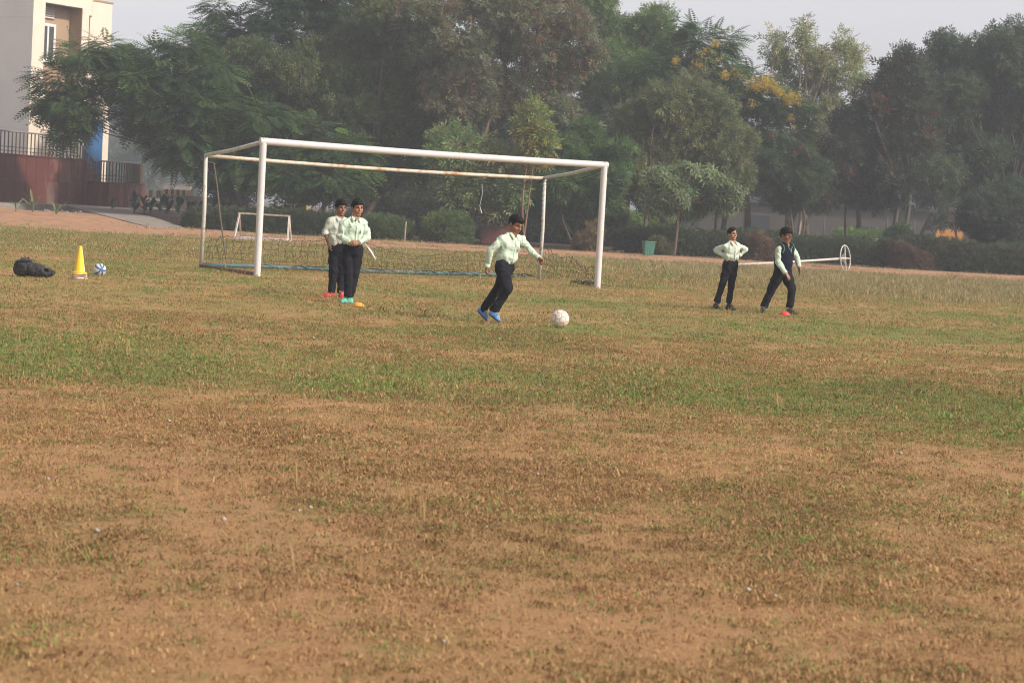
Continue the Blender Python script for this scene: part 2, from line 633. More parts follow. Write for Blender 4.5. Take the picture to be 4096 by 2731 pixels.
def turf_color(x, y, rng):
    g = greenness(x, y)
    r = rng.random(len(x))
    far = sstep(38, 46, y)
    green = np.array([0.16, 0.235, 0.058])
    olive = np.array([0.28, 0.20, 0.078])
    straw = np.array([0.40, 0.26, 0.115])
    brown = np.array([0.36, 0.205, 0.098])
    k = rng.random(len(x))[:, None]
    dryc = np.where(k < 0.34, straw, np.where(k < 0.72, brown, np.where(k < .92, olive, np.array([.17, .095, .045]))))  # darkest share of tufts stands in for shadow gaps in the turf
    wet = np.where(k < 0.62, green, olive)
    c = np.where((r < 0.05 + g * 0.8)[:, None], wet, dryc)
    c = c * (1 - far[:, None] * .15) + far[:, None] * .15 * np.array([.3, .25, .12])
    patch = 0.74 + 0.55 * fbm2(x, y * .8, 1.3, 3, 63.0)          # worn and fresher patches of turf
    return c * (rng.uniform(0.75, 1.25, len(x)) * patch)[:, None]


rng = np.random.default_rng(77)
PX, IDX, SCL = [], [], []
for y0, y1, dens, ids, sc in ((5.0, 14, 620, (0, 2, 2, 0, 2, 2, 2), 0.85), (14, 24, 330, (0, 2, 2, 0, 2), 1.05), (24, 44, 80, (4, 2, 2), 0.7), (44, 64.5, 46, (4, 4), 0.95)):
    x, y = turf_points(y0, y1, dens, rng)
    keep = rng.random(len(x)) > 0.9 * bareness(x, y)
    keep &= y < edge_near(x) - 0.3 + 1.6 * (fbm2(x, y, 1.5, 2, 44.) - .42) + np.abs(rng.normal(0, .35, len(x)))
    x, y = x[keep], y[keep]
    PX.append(np.stack([x, y, np.zeros_like(x)], 1))
    IDX.append(rng.choice(ids, len(x)))
    SCL.append(sc * rng.uniform(0.6, 1.3, len(x)) * (0.8 + .45 * fbm2(x, y, 1.2, 2, 3.)) * np.where(rng.random(len(x)) < .012, 1.9, 1.0))
# long seed stalks, denser in the ungrazed grass of the far right
for y0, y1, dens, i_, sc in ((7.2, 20, 2.4, 3, 0.9), (40, 66.5, 60, 5, 1.0)):
    x, y = turf_points(y0, y1, dens, rng)
    if i_ == 5:
        w = sstep(2.0, 10, x + 0.2 * (y - 50)) * (0.35 + .65 * fbm2(x, y, 3., 2, 6.)) * sstep(40, 47, y) + .015
        w = np.maximum(w, 0.5 * (np.abs(y - edge_near(x)) < .8) * (x > 6))
        keep = (rng.random(len(x)) < w) & ((y < edge_near(x) + 0.3 + 0.12 * np.maximum(x - 9, 0)))
        x, y = x[keep], y[keep]
    PX.append(np.stack([x, y, np.zeros_like(x)], 1))
    IDX.append(np.full(len(x), i_))
    SCL.append(sc * rng.uniform(0.6, 1.4, len(x)))
x = rng.uniform(-26, 26, 5200); y = rng.uniform(62, 79, 5200)
keep = (fbm2(x, y, 2.2, 3, 51.) + rng.normal(0, .05, len(x)) > .60) | ((y > 76.2 + .03 * x) & (rng.random(len(x)) < .35))
x, y = x[keep], y[keep]
PX.append(np.stack([x, y, np.zeros_like(x)], 1)); IDX.append(np.full(len(x), 4)); SCL.append(rng.uniform(.6, 1.6, len(x)))
PX, IDX, SCL = np.concatenate(PX), np.concatenate(IDX), np.concatenate(SCL)
PX[:, 2] = 0.03 * (fbm2(PX[:, 0], PX[:, 1], 2.5, 3, 4.0) - 0.5) + 0.004
CL = turf_color(PX[:, 0], PX[:, 1], rng)
tall = IDX == 5
CL[tall] = np.array([.37, .29, .14]) * rng.uniform(.6, 1.2, tall.sum())[:, None]
mx = rng.random(len(CL)) < .3
CL[tall & mx] = np.array([.22, .215, .085])
st = IDX == 3
CL[st] = np.array([.36, .25, .11])
ROT = np.stack([rng.normal(0, .12, len(PX)), rng.normal(0, .12, len(PX)), rng.uniform(0, 2 * PI, len(PX))], 1)
scatter('grass', 'dry brown and green grass growing all over the playing field', PX, ROT, SCL, IDX, CL)

# grit: small pale stones strewn over the field
M['stone'] = mat('stone', (0.36, 0.32, 0.28), 0.9, 0.25, 20)
rg = np.random.default_rng(5)
mb = MB()
sp = [(1240, 2045, .012), (385, 2140, .015), (1195, 2058, .011), (190, 1930, .012), (3100, 2400, .010), (1775, 2585, .010), (2990, 2375, .011)]
for i in range(70):
    y = math.sqrt(rg.uniform(49, 1600)); x = rg.uniform(-.27, .27) * y
    sp.append((x, y, rg.uniform(.006, .014) * (1 + y / 40)))
for i, (a_, b_, r_) in enumerate(sp):
    p = G(a_, b_) if a_ > 100 else Vector((a_, b_, 0))
    pts = [(r_, 0, 0), (-r_, 0.2 * r_, 0), (0, r_, .1 * r_), (0.1 * r_, -r_, 0), (0, 0, .8 * r_), (0, 0, -.8 * r_)]
    pts = [(p.x + q_[0] * rg.uniform(.6, 1.3), p.y + q_[1] * rg.uniform(.6, 1.3), .012 + r_ * .6 + q_[2]) for q_ in pts]
    mb.add(pts, [(0, 2, 4), (2, 1, 4), (1, 3, 4), (3, 0, 4), (2, 0, 5), (1, 2, 5), (3, 1, 5), (0, 3, 5)])
tag(mb.build('pebbles', M['stone'], smooth=True), 'small pale pebbles strewn over the dry grass', 'pebbles', kind='stuff')

# ------------------------------------------------------------------ distance-field modelling for bodies, clothes and soft things
f32 = np.float32


def nrm(v):
    v = np.asarray(v, float)
    return v / max(1e-9, np.linalg.norm(v))


def seg(a, b, ra, rb, flat=False):
    a, b = np.asarray(a, float), np.asarray(b, float)
    L = max(1e-6, np.linalg.norm(b - a))
    r = max(ra, rb)

    def fn(X, Y, Z):
        ax = (b - a) / L
        px, py, pz = X - a[0], Y - a[1], Z - a[2]
        t = (px * ax[0] + py * ax[1] + pz * ax[2])
        tc = np.clip(t, 0, L)
        d = np.sqrt((px - ax[0] * tc) ** 2 + (py - ax[1] * tc) ** 2 + (pz - ax[2] * tc) ** 2) - (ra + (rb - ra) * tc / L)
        if flat: d = np.maximum(d, t - L)
        return d
    return fn, np.minimum(a, b) - r, np.maximum(a, b) + r


def eseg(a, b, side, r0, r1):
    a, b = np.asarray(a, float), np.asarray(b, float)
    L = max(1e-6, np.linalg.norm(b - a))
    ax = (b - a) / L
    sx = nrm(np.asarray(side, float) - ax * np.dot(side, ax))
    sy = np.cross(ax, sx)
    r = max(*r0, *r1)

    def fn(X, Y, Z):
        px, py, pz = X - a[0], Y - a[1], Z - a[2]
        t = px * ax[0] + py * ax[1] + pz * ax[2]
        x = px * sx[0] + py * sx[1] + pz * sx[2]
        y = px * sy[0] + py * sy[1] + pz * sy[2]
        w = np.clip(t / L, 0, 1)
        rx, ry = r0[0] + (r1[0] - r0[0]) * w, r0[1] + (r1[1] - r0[1]) * w
        over = t - np.clip(t, 0, L)
        k0 = np.sqrt((x / rx) ** 2 + (y / ry) ** 2 + (over / np.minimum(rx, ry)) ** 2)
        return (k0 - 1) * np.minimum(rx, ry)
    return fn, np.minimum(a, b) - r, np.maximum(a, b) + r


def ell(c, r, R=None):
    c, r = np.asarray(c, float), np.asarray(r, float)
    R = np.eye(3) if R is None else np.asarray(R, float)
    m_ = r.max()

    def fn(X, Y, Z):
        px, py, pz = X - c[0], Y - c[1], Z - c[2]
        q = [(px * R[i, 0] + py * R[i, 1] + pz * R[i, 2]) / r[i] for i in range(3)]
        k0 = np.sqrt(q[0] ** 2 + q[1] ** 2 + q[2] ** 2)
        k1 = np.sqrt((q[0] / r[0]) ** 2 + (q[1] / r[1]) ** 2 + (q[2] / r[2]) ** 2) + 1e-9
        return k0 * (k0 - 1) / k1
    return fn, c - m_, c + m_


class SDF:
    def __init__(s, lo, hi, h):
        s.lo, s.h = np.asarray(lo, float), h
        s.n = np.ceil((np.asarray(hi, float) - s.lo) / h).astype(int) + 2
        s.d = np.full(s.n, 0.5, f32)

    def _box(s, lo, hi):
        i0 = np.clip(np.floor((lo - s.lo) / s.h).astype(int), 0, s.n - 1)
        i1 = np.clip(np.ceil((hi - s.lo) / s.h).astype(int) + 1, 1, s.n)
        ax = [(s.lo[k] + s.h * np.arange(i0[k], i1[k])) for k in range(3)]
        return tuple(slice(i0[k], i1[k]) for k in range(3)), ax[0][:, None, None], ax[1][None, :, None], ax[2][None, None, :]

    def add(s, prim, k=0.02):
        fn, lo, hi = prim
        mg = k + 3 * s.h
        sl, X, Y, Z = s._box(lo - mg, hi + mg)
        if 0 in s.d[sl].shape: return s
        d = fn(X, Y, Z).astype(f32)
        a = s.d[sl]
        h = np.clip(0.5 + 0.5 * (a - d) / max(k, 1e-6), 0, 1)
        s.d[sl] = a * (1 - h) + d * h - k * h * (1 - h)
        return s

    def sub(s, prim, k=0.008):
        fn, lo, hi = prim
        mg = k + 3 * s.h
        sl, X, Y, Z = s._box(lo - mg, hi + mg)
        if 0 in s.d[sl].shape: return s
        d = -fn(X, Y, Z).astype(f32)
        a = s.d[sl]
        h = np.clip(0.5 - 0.5 * (a - d) / max(k, 1e-6), 0, 1)
        s.d[sl] = a * (1 - h) + d * h + k * h * (1 - h)
        return s

    def clip(s, point, normal):
        """remove everything on the normal's side of the plane"""
        nn, p = nrm(normal), np.asarray(point, float)
        sl, X, Y, Z = s._box(s.lo, s.lo + s.h * s.n)
        s.d = np.maximum(s.d, ((X - p[0]) * nn[0] + (Y - p[1]) * nn[1] + (Z - p[2]) * nn[2]).astype(f32))
        return s

    def apply(s, fn):
        sl, X, Y, Z = s._box(s.lo, s.lo + s.h * s.n)
        s.d = fn(s.d, X, Y, Z).astype(f32)
        return s

    def mesh(s, smooth=1):
        d = s.d
        ins = d < 0
        c = ins[:-1, :-1, :-1].astype(np.int8)
        tot = sum(ins[a:d.shape[0] - 1 + a, b:d.shape[1] - 1 + b, e:d.shape[2] - 1 + e].astype(np.int8) for a in (0, 1) for b in (0, 1) for e in (0, 1))
        act = np.argwhere((tot > 0) & (tot < 8))
        idm = np.full(tot.shape, -1, np.int32)
        idm[act[:, 0], act[:, 1], act[:, 2]] = np.arange(len(act))
        pos = np.zeros((len(act), 3))
        cnt = np.zeros(len(act))
        corners = [(0, 0, 0), (1, 0, 0), (0, 1, 0), (1, 1, 0), (0, 0, 1), (1, 0, 1), (0, 1, 1), (1, 1, 1)]
        val = {q: d[act[:, 0] + q[0], act[:, 1] + q[1], act[:, 2] + q[2]].astype(float) for q in corners}
        for q in corners:
            for k in range(3):
                if q[k]: continue
                q2 = tuple(q[i] + (i == k) for i in range(3))
                a, b = val[q], val[q2]
                cr = (a < 0) != (b < 0)
                t = a / np.where(cr, a - b, 1)
                p = np.array(q, float)[None] + np.zeros((len(act), 3))
                p[:, k] += t
                pos += np.where(cr[:, None], p, 0)
                cnt += cr
        V = s.lo + s.h * (act + pos / cnt[:, None])
        Fs = []
        for k in range(3):
            j, e = (k + 1) % 3, (k + 2) % 3
            sl0 = [slice(None)] * 3; sl1 = [slice(None)] * 3
            sl0[k] = slice(0, -1); sl1[k] = slice(1, None)
            A, B = ins[tuple(sl0)], ins[tuple(sl1)]
            w = np.argwhere(A != B)
            w = w[(w[:, j] > 0) & (w[:, e] > 0) & (w[:, j] < d.shape[j] - 1) & (w[:, e] < d.shape[e] - 1)]
            def cell(dj, de):
                x = w.copy(); x[:, j] += dj; x[:, e] += de
                return idm[x[:, 0], x[:, 1], x[:, 2]]
            f = np.stack([cell(-1, -1), cell(0, -1), cell(0, 0), cell(-1, 0)], 1)
            fl = A[w[:, 0], w[:, 1], w[:, 2]]
            f[~fl] = f[~fl][:, ::-1]
            Fs.append(f)
        F = np.concatenate(Fs)
        F = F[(F >= 0).all(1)]
        for _ in range(smooth):
            acc = np.zeros_like(V); n_ = np.zeros(len(V))
            for k in range(4):
                np.add.at(acc, F[:, k], V[F[:, (k + 1) % 4]] + V[F[:, (k + 3) % 4]])
                np.add.at(n_, F[:, k], 2)
            V = V * 0.5 + 0.5 * acc / np.maximum(n_, 1)[:, None]
        return V, F


def vnormals(V, F):
    nf = np.cross(V[F[:, 2]] - V[F[:, 0]], V[F[:, 3]] - V[F[:, 1]])
    N = np.zeros_like(V)
    for k in range(4): np.add.at(N, F[:, k], nf)
    return N / np.maximum(1e-12, np.linalg.norm(N, axis=1))[:, None]


def ridge(p):
    return 1 - np.abs(2 * vnoise(p) - 1) * 2


def folds(V, F, amp, wl_, zs=0.5, seed=0.0):
    """push cloth in and out along its normals: soft wrinkles"""
    N = vnormals(V, F)
    q = V / wl_ + seed
    q = q * np.array([1, 1, zs])
    d = ridge(q + 0.8 * np.stack([vnoise(q * .7 + 5), vnoise(q * .7 + 9), vnoise(q * .7 + 13)], 1))
    d2 = ridge(V / (wl_ * .55) * np.array([1, 1, .8]) + .6 * np.stack([vnoise(V * 9 + 3), vnoise(V * 9 + 8), vnoise(V * 9 + 17)], 1) + seed + 31)
    return V + N * (amp * (0.7 * d + 0.4 * d2 - .35))[:, None]


def creases(V, F, amp, wl_, seed=0.0):
    """sharper pulled creases running aslant in changing directions"""
    N = vnormals(V, F)
    tot = 0
    for i, (ax, ay) in enumerate(((.6, .25), (-.7, .4), (.15, -.75))):
        Rm = np.array(Matrix.Rotation(ax, 3, 'Y') @ Matrix.Rotation(ay, 3, 'X'))
        q = (V @ Rm.T) / wl_ * np.array([1, 1, .28]) + seed * 3 + 11 * i
        q = q + .9 * np.stack([vnoise(q * .6 + 5), vnoise(q * .6 + 9), vnoise(q * .6 + 13)], 1)
        m_ = sstep(.45, .62, vnoise(V / (wl_ * 2.2) + 5 * i + seed))
        tot = tot + np.clip(ridge(q), 0, 1) ** 2.2 * m_
    return V + N * (amp * (tot - .42))[:, None]


def bvh(V, F):
    return BVHTree.FromPolygons([tuple(v) for v in V], [tuple(f) for f in F.tolist()])


# ------------------------------------------------------------------ materials of the boys
def skinmat(name, c):
    m = mat(name, c, 0.5, 0.08, 25, 0.05, 120, spec=0.35)
    b = m.node_tree.nodes['Principled BSDF']
    b.inputs['Subsurface Weight'].default_value = 0.08
    b.inputs['Subsurface Radius'].default_value = (0.012, 0.005, 0.003)
    b.inputs['Subsurface Scale'].default_value = 0.5
    return m


M['hair'] = mat('black_hair', (0.008, 0.007, 0.007), 0.55, 0.4, 60, 0.5, 160, spec=0.2)
M['eye_white'] = mat('eye_white', (0.36, 0.33, 0.31), 0.4, 0.02, 5)
M['iris'] = mat('dark_iris', (0.02, 0.012, 0.008), 0.15, 0.1, 5)
M['lip'] = mat('lip', (0.3, 0.11, 0.09), 0.5, 0.1, 30)
M['brow'] = mat('eyebrow', (0.02, 0.014, 0.012), 0.8, 0.2, 60)
M['navy'] = mat('navy_trousers', (0.011, 0.0115, 0.016), 0.9, 0.2, 30, 0.15, 200, spec=0.15)
M['navy_knit'] = mat('navy_knit', (0.008, 0.010, 0.024), 0.95, 0.2, 60, 0.4, 150, spec=.1)
M['belt'] = mat('belt', (0.012, 0.012, 0.016), 0.5, 0.2, 20)
M['buckle'] = mat('buckle', (0.36, 0.3, 0.22), 0.35, 0.1, 20, metal=0.6)
M['shirt_mint'] = mat('mint_shirt', (0.46, 0.555, 0.44), 0.85, 0.035, 20, 0.12, 260, spec=.2)
M['shirt_pale'] = mat('pale_shirt', (0.45, 0.48, 0.405), 0.85, 0.035, 20, 0.12, 260, spec=.2)
M['shirt_white'] = mat('cream_green_shirt', (0.50, 0.555, 0.455), 0.85, 0.035, 20, 0.12, 260, spec=.2)
M['button'] = mat('button', (0.5, 0.52, 0.46), 0.4, 0.05, 5)
M['badge_white'] = mat('badge_white', (0.72, 0.7, 0.74), 0.8, 0.04, 30)
M['badge_purple'] = mat('badge_purple', (0.2, 0.13, 0.36), 0.8, 0.05, 30)
M['badge_red'] = mat('badge_red', (0.45, 0.1, 0.1), 0.8, 0.05, 30)
M['undershirt'] = mat('undershirt', (0.012, 0.012, 0.015), 0.9, 0.2, 30)
M['knit_green'] = mat('knit_green', (0.17, 0.36, 0.2), 0.95, 0.1, 60)
M['specs'] = mat('spectacle_frame', (0.09, 0.022, 0.022), 0.3, 0.1, 10)
M['lens'] = mat('lens', (0.8, 0.8, 0.8), 0.03, 0.0, 10)
M['lens'].node_tree.nodes['Principled BSDF'].inputs['Transmission Weight'].default_value = 1.0
M['lens'].node_tree.nodes['Principled BSDF'].inputs['IOR'].default_value = 1.03
for k_, c_ in dict(shoe_red=(0.5, 0.025, 0.035), shoe_mint=(0.1, 0.46, 0.33), shoe_blue=(0.09, 0.22, 0.48), shoe_black=(0.022, 0.02, 0.02)).items():
    M[k_] = mat(k_, c_, 0.5, 0.2, 18, 0.15, 60, stain=(0.2, 0.13, 0.09), stain_amt=0.1, stain_scale=14)
M['sole_white'] = mat('sole_white', (0.4, 0.32, 0.26), 0.7, 0.2, 20)
M['sole_dark'] = mat('sole_dark', (0.06, 0.045, 0.036), 0.85, 0.2, 20)
M['lace_yellow'] = mat('lace_yellow', (0.62, 0.5, 0.05), 0.8, 0.1, 30)
M['lace_grey'] = mat('lace_grey', (0.14, 0.13, 0.13), 0.8, 0.1, 30)
M['lace_red'] = mat('lace_red', (0.6, 0.2, 0.2), 0.8, 0.1, 30)


def hand(S, wrist, d, n, curl, th, k=1.0, spread=0.0):
    """palm, four unequal fingers bent at the knuckles, thumb from the side of the palm"""
    d = nrm(d); n = nrm(np.asarray(n, float) - d * np.dot(n, d)); s = np.cross(d, n)
    w = np.asarray(wrist, float)
    S.add(eseg(w - d * .01, w + d * .066 * k, s, (.023 * k, .016 * k), (.033 * k, .013 * k)), .012)
    for i, ln in enumerate((.9, 1.04, .98, .78)):
        q = (i - 1.5) * th * -1
        b0 = w + d * (.068 - .004 * abs(i - 1.3)) * k + s * q * .0165 * k
        ang = 0.0
        for j, (L, c) in enumerate(((.03, .75), (.021, 1.15), (.017, .8))):
            ang += curl * c
            dd = d * math.cos(ang) + n * math.sin(ang) + s * q * spread * .12
            b1 = b0 + nrm(dd) * L * ln * k
            S.add(seg(b0, b1, (.0085 - .0008 * j) * k, (.0078 - .0008 * j) * k), .004)
            b0 = b1
    t0 = w + d * .022 * k + s * th * .02 * k
    t1 = t0 + nrm(d * .75 + s * th * .65 + n * (.2 + .4 * curl)) * .034 * k
    t2 = t1 + nrm(d * .9 + s * th * (.25 - .5 * min(1, curl)) + n * (.2 + .5 * curl)) * .026 * k
    S.add(seg(t0, t1, .013 * k, .0098 * k), .008)
    S.add(seg(t1, t2, .0098 * k, .0078 * k), .004)


def shoe(parent, heel, toe, up, ankle, mt, sole, lace=None, k=1.0):
    heel, toe, ankle = [np.asarray(q, float) for q in (heel, toe, ankle)]
    up = nrm(up)
    fw = nrm(toe - heel - up * np.dot(toe - heel, up))
    sd_ = np.cross(fw, up)
    L = max(.17, min(.235, np.linalg.norm(toe - heel))) * k
    lo = np.minimum.reduce([heel, heel + fw * L, ankle]) - .08
    hi = np.maximum.reduce([heel, heel + fw * L, ankle]) + .08
    h0 = heel + fw * .035

    def foot(S, g):
        S.add(eseg(h0 + up * .032, heel + fw * L * .55 + up * .03, sd_, (.031 + g, .036), (.040 + g, .034)), .01)
        S.add(eseg(heel + fw * L * .55 + up * .026, heel + fw * (L - .035) + up * .02, sd_, (.040 + g, .03), (.032 + g, .021)), .012)
    S = SDF(lo, hi, .005)
    foot(S, 0)
    S.add(seg(h0 + up * .04, h0 + fw * .012 + up * .085, .034, .033), .02)
    S.add(seg(h0 + fw * .02 + up * .07, heel + fw * L * .6 + up * .045, .03, .022), .02)
    S.clip(heel + up * .012, -up)
    S.clip(h0 + up * .092, up * .95 - fw * .25)
    V, F = S.mesh(1)
    so = obj('shoe', V, F, M[mt], parent)
    S = SDF(lo, hi, .005)
    foot(S, .004)
    S.clip(heel, -up)
    S.clip(heel + up * .0165, up)
    V, F = S.mesh(0)
    obj('sole', V, F, M[sole], so)
    if lace:
        mb = MB()
        for i in range(5):
            c = heel + fw * (L * (.42 + .065 * i)) + up * (.096 - .0085 * i)
            e = sd_ * (.022 if i % 2 else .018)
            mb.tube([Vector(c - e - up * .010), Vector(c + up * .003), Vector(c + e - up * .010)], .0042, 6)
        c = heel + fw * (L * .5) + up * .094
        for sg in (-1, 1):
            mb.tube([Vector(c), Vector(c + sd_ * sg * .03 + up * .012 + fw * .01), Vector(c + sd_ * sg * .042 - up * .014 + fw * .02)], .0038, 6)
        mb.build('laces', M[lace], so, smooth=True)
    return so


def person(label, d0, px, tf, hf, hu, H=1.0, k=1.0, skin=(0.28, 0.135, 0.075), shirt='shirt_mint', shoes='shoe_black', sole='sole_dark', lace='lace_grey', fringe=0.05, fringe_tilt=0.0,
           hands=None, vest=False, glasses=False, rolled=False, emblem=True, under=False, socks=False, seed=0.0, shoe_up=None, hairvol=0.0, parting=0.0, hs=1.0, emb=(.6, .062)):
    J = {q: np.array(P(u, v, d0 + dd)) for q, (u, v, dd) in px.items()}
    base = (J['ana'] + J['anb']) / 2
    base[2] = 0
    root = thing('person', label, 'person', base, 'schoolboys on the playing field')
    Wc, N = J['waist'], J['neck']
    up = nrm(N - Wc)
    tf = np.asarray(tf, float)
    fwd = nrm(tf - up * np.dot(tf, up))
    side = nrm(J['shb'] - J['sha'])
    psd = nrm(J['hipb'] - J['hipa'])
    sd0 = nrm(np.cross(fwd, up))           # lateral axis square to the chest
    if np.dot(sd0, side) < 0: sd0 = -sd0
    lerp = lambda a, b, t: a + (b - a) * t
    allp = np.array(list(J.values()))
    lo, hi = allp.min(0) - .3, allp.max(0) + .3
    lo[2] = min(lo[2], -.05)

    # ---- body: one continuous surface
    hf = nrm(hf); hu = nrm(np.asarray(hu, float) - hf * np.dot(hu, hf)); hr = np.cross(hf, hu)
    HC = J['head']
    R = np.stack([hr, hf, hu])
    hp = lambda x, y, z: HC + (hr * x + hf * y + hu * z) * hs
    B = SDF(lo, hi, .0048)
    hk = hs
    B.add(ell(hp(0, -.014, .028), np.array((.071, .088, .08)) * hk, R), .01)
    B.add(ell(hp(0, .018, -.035), np.array((.057, .06, .07)) * hk, R), .03)
    B.add(seg(hp(-.012, .062, -.092), hp(.012, .062, -.092), .017 * hk, .017 * hk), .025)
    for sg in (-1, 1):
        B.add(ell(hp(sg * .034, .048, -.03), np.array((.026, .026, .03)) * hk, R), .02)
        B.add(seg(hp(sg * .012, .071, .022), hp(sg * .046, .058, .02), .013 * hk, .012 * hk), .012)
        B.sub(ell(hp(sg * .031, .083, .002), np.array((.017, .014, .011)) * hk, R), .012)
        B.add(ell(hp(sg * .074, -.008, -.012), np.array((.010, .019, .029)) * hk, R), .008)
        B.sub(ell(hp(sg * .084, -.002, -.010), np.array((.006, .010, .017)) * hk, R), .006)
    B.add(seg(hp(0, .076, .014), hp(0, .098, -.026), .0075 * hk, .0115 * hk), .010)
    for sg in (-1, 1): B.add(seg(hp(sg * .010, .087, -.028), hp(sg * .012, .08, -.027), .008 * hk, .007 * hk), .006)
    B.add(seg(hp(-.018, .076, -.056), hp(.018, .076, -.056), .008 * hk, .008 * hk), .008)
    B.add(seg(hp(-.014, .074, -.066), hp(.014, .074, -.066), .009 * hk, .009 * hk), .008)
    B.sub(seg(hp(-.02, .087, -.061), hp(.02, .087, -.061), .0022, .0022), .004)
    nb = N - up * .01
    B.add(seg(hp(0, -.022, -.05), nb, .050 * hk, .055 * hk), .02)
    C = lerp(Wc, N, .62)
    B.add(eseg(lerp(Wc, N, -.05), C, sd0, (.098 * k, .072 * k), (.115 * k, .08 * k)), .02)
    B.add(eseg(C, lerp(Wc, N, .93), sd0, (.115 * k, .08 * k), (.075 * k, .045 * k)), .03)
    hip = (J['hipa'] + J['hipb']) / 2
    B.add(eseg(lerp(Wc, N, -.05), hip, psd, (.098 * k, .072 * k), (.108 * k, .08 * k)), .03)
    for s_ in 'ab':
        sh, el, wr = J['sh' + s_], J['el' + s_], J['wr' + s_]
        B.add(seg(lerp(N, sh, .35) - up * .03, sh, .036 * k, .036 * k), .03)
        B.add(seg(sh, el, .036 * k, .029 * k), .02)
        B.add(seg(el, lerp(el, wr, .35), .029 * k, .029 * k), .015)
        B.add(seg(lerp(el, wr, .35), wr, .029 * k, .0205 * k), .015)
        hp_, kn, an = J['hip' + s_], J['kn' + s_], J['an' + s_]
        B.add(seg(hp_, kn, .066 * k, .045 * k), .03)
        B.add(seg(kn, an, .045 * k, .03 * k), .02)
        if hands and s_ in hands:
            dd, nn, cu, th, sp_ = hands[s_]
            hand(B, wr, dd, nn, cu, th, k, sp_)
    V, F = B.mesh(1)
    body = obj('body', V, F, skinmat('skin', skin), root)
    bb = bvh(V, F)

    def onto(tree, p, d, off=.002, reach=.3):
        h = tree.ray_cast(Vector(np.asarray(p) + np.asarray(d) * reach), Vector(-np.asarray(d)))
        return None if h[0] is None else np.array(h[0]) + np.asarray(d) * off

    # ---- face details
    for sg in (-1, 1):
        c = hp(sg * .0305, .0628, .0012)
        mb = MB()
        prof = [(.0125 * hk * math.sin(PI * i / 8) + 1e-5, -.0125 * hk * math.cos(PI * i / 8)) for i in range(9)]
        mb.lathe((c[0], c[1], c[2]), prof, 12)
        e = mb.build('eye', M['eye_white'], root, smooth=True)
        g = nrm(hf + hr * .15)
        mb = MB()
        mb.lathe((0, 0, 0), [(1e-5, .0066), (.004, .0056), (.0072, .0), (1e-5, -.001)], 12)
        V0 = np.concatenate(mb.v)
        a1 = nrm(np.cross(g, hu)); a2 = np.cross(g, a1)
        V1 = (c + g * .0093 * hk)[None] + V0[:, :1] * a1 + V0[:, 1:2] * a2 + V0[:, 2:3] * g
        obj('iris', V1 * 1.0, [np.array(a) for a in mb.f.values()], M['iris'], e)
        mb = MB()
        pts = []
        for x, z in ((.012, .0215), (.024, .0265), (.038, .0265), (.05, .021)):
            q = onto(bb, hp(sg * x, .05, z), hf, .0015, .1)
            pts.append(Vector(q if q is not None else hp(sg * x, .07, z)))
        mb.tube(pts, [.0028 * hk, .0045 * hk, .0042 * hk, .002 * hk], 6)
        # upper lid line
        pts = []
        for x, z in ((.017, .005), (.025, .011), (.036, .0108), (.046, .005)):
            q = onto(bb, hp(sg * x, .04, z), hf, .003, .1)
            pts.append(Vector(q if q is not None else hp(sg * x, .074, z)))
        mb.tube(pts, .0022 * hk, 6)
        mb.build('eyebrow', M['brow'], root, smooth=True)
    mb = MB()
    for z, w, r in ((-.055, .019, .0038), (-.0665, .016, .0048)):
        pts = []
        for x in (-1, -.4, .4, 1):
            q = onto(bb, hp(x * w, .03, z - .002 * abs(x)), hf, -.0012, .12)
            pts.append(Vector(q if q is not None else hp(x * w, .08, z)))
        mb.tube(pts, [r * .4, r, r, r * .4], 6)
    mb.build('lips', M['lip'], root, smooth=True)

    # ---- hair
    S = SDF(HC - .16, HC + .16, .0045)
    hv = hairvol
    S.add(ell(hp(0, -.016, .036), np.array((.078 + hv * .5, .096 + hv * .5, .087 + hv)) * hk, R), .01)
    S.add(ell(hp(0.01 * parting, .035, .072 + hv * .4), np.array((.058, .058, .042)) * hk, R), .03)
    zy = np.array([-.13, -.09, -.055, -.024, -.006, .012, .026, .046, .075, .12])
    zz = np.array([-.085, -.07, -.05, -.028, .018, -.018, .000, fringe - .012, fringe, fringe + .006])

    def cut(d, X, Y, Z):
        px_, py_, pz_ = (X - HC[0]) / hs, (Y - HC[1]) / hs, (Z - HC[2]) / hs
        x = px_ * hr[0] + py_ * hr[1] + pz_ * hr[2]
        y = px_ * hf[0] + py_ * hf[1] + pz_ * hf[2]
        z = px_ * hu[0] + py_ * hu[1] + pz_ * hu[2]
        zc = np.interp(y, zy, zz) + fringe_tilt * x * (y > .03) + .006 * np.sin(x * 170 + 2 * seed) * (y > .04)
        q = np.stack(np.broadcast_arrays(x * 60 + 3 * seed, y * 34, z * 60), -1)
        d = d + .006 * (vnoise(q) - .5)
        return np.maximum(d, (zc - z) * .75)
    S.apply(cut)
    V, F = S.mesh(1)
    N_ = vnormals(V, F)
    q = V * np.array([260., 260., 90.]) + seed
    V = V + N_ * ((vnoise(q) - .5) * .007 + (vnoise(V * np.array([52., 52., 24.]) + seed) - .5) * .009)[:, None]
    obj('hair', V, F, M['hair'], root)

    # ---- trousers
    T = SDF(np.minimum.reduce([Wc, J['hipa'], J['hipb'], J['kna'], J['knb'], J['ana'], J['anb']]) - .16,
            np.maximum.reduce([Wc, J['hipa'], J['hipb'], J['kna'], J['knb'], J['ana'], J['anb']]) + .16, .0075)
    wtop = Wc + up * .035
    T.add(eseg(Wc + up * .05, lerp(Wc, hip, .5), psd, (.112 * k, .086 * k), (.122 * k, .096 * k)), .02)
    T.add(eseg(lerp(Wc, hip, .5), hip - up * .02, psd, (.122 * k, .096 * k), (.128 * k, .1 * k)), .03)
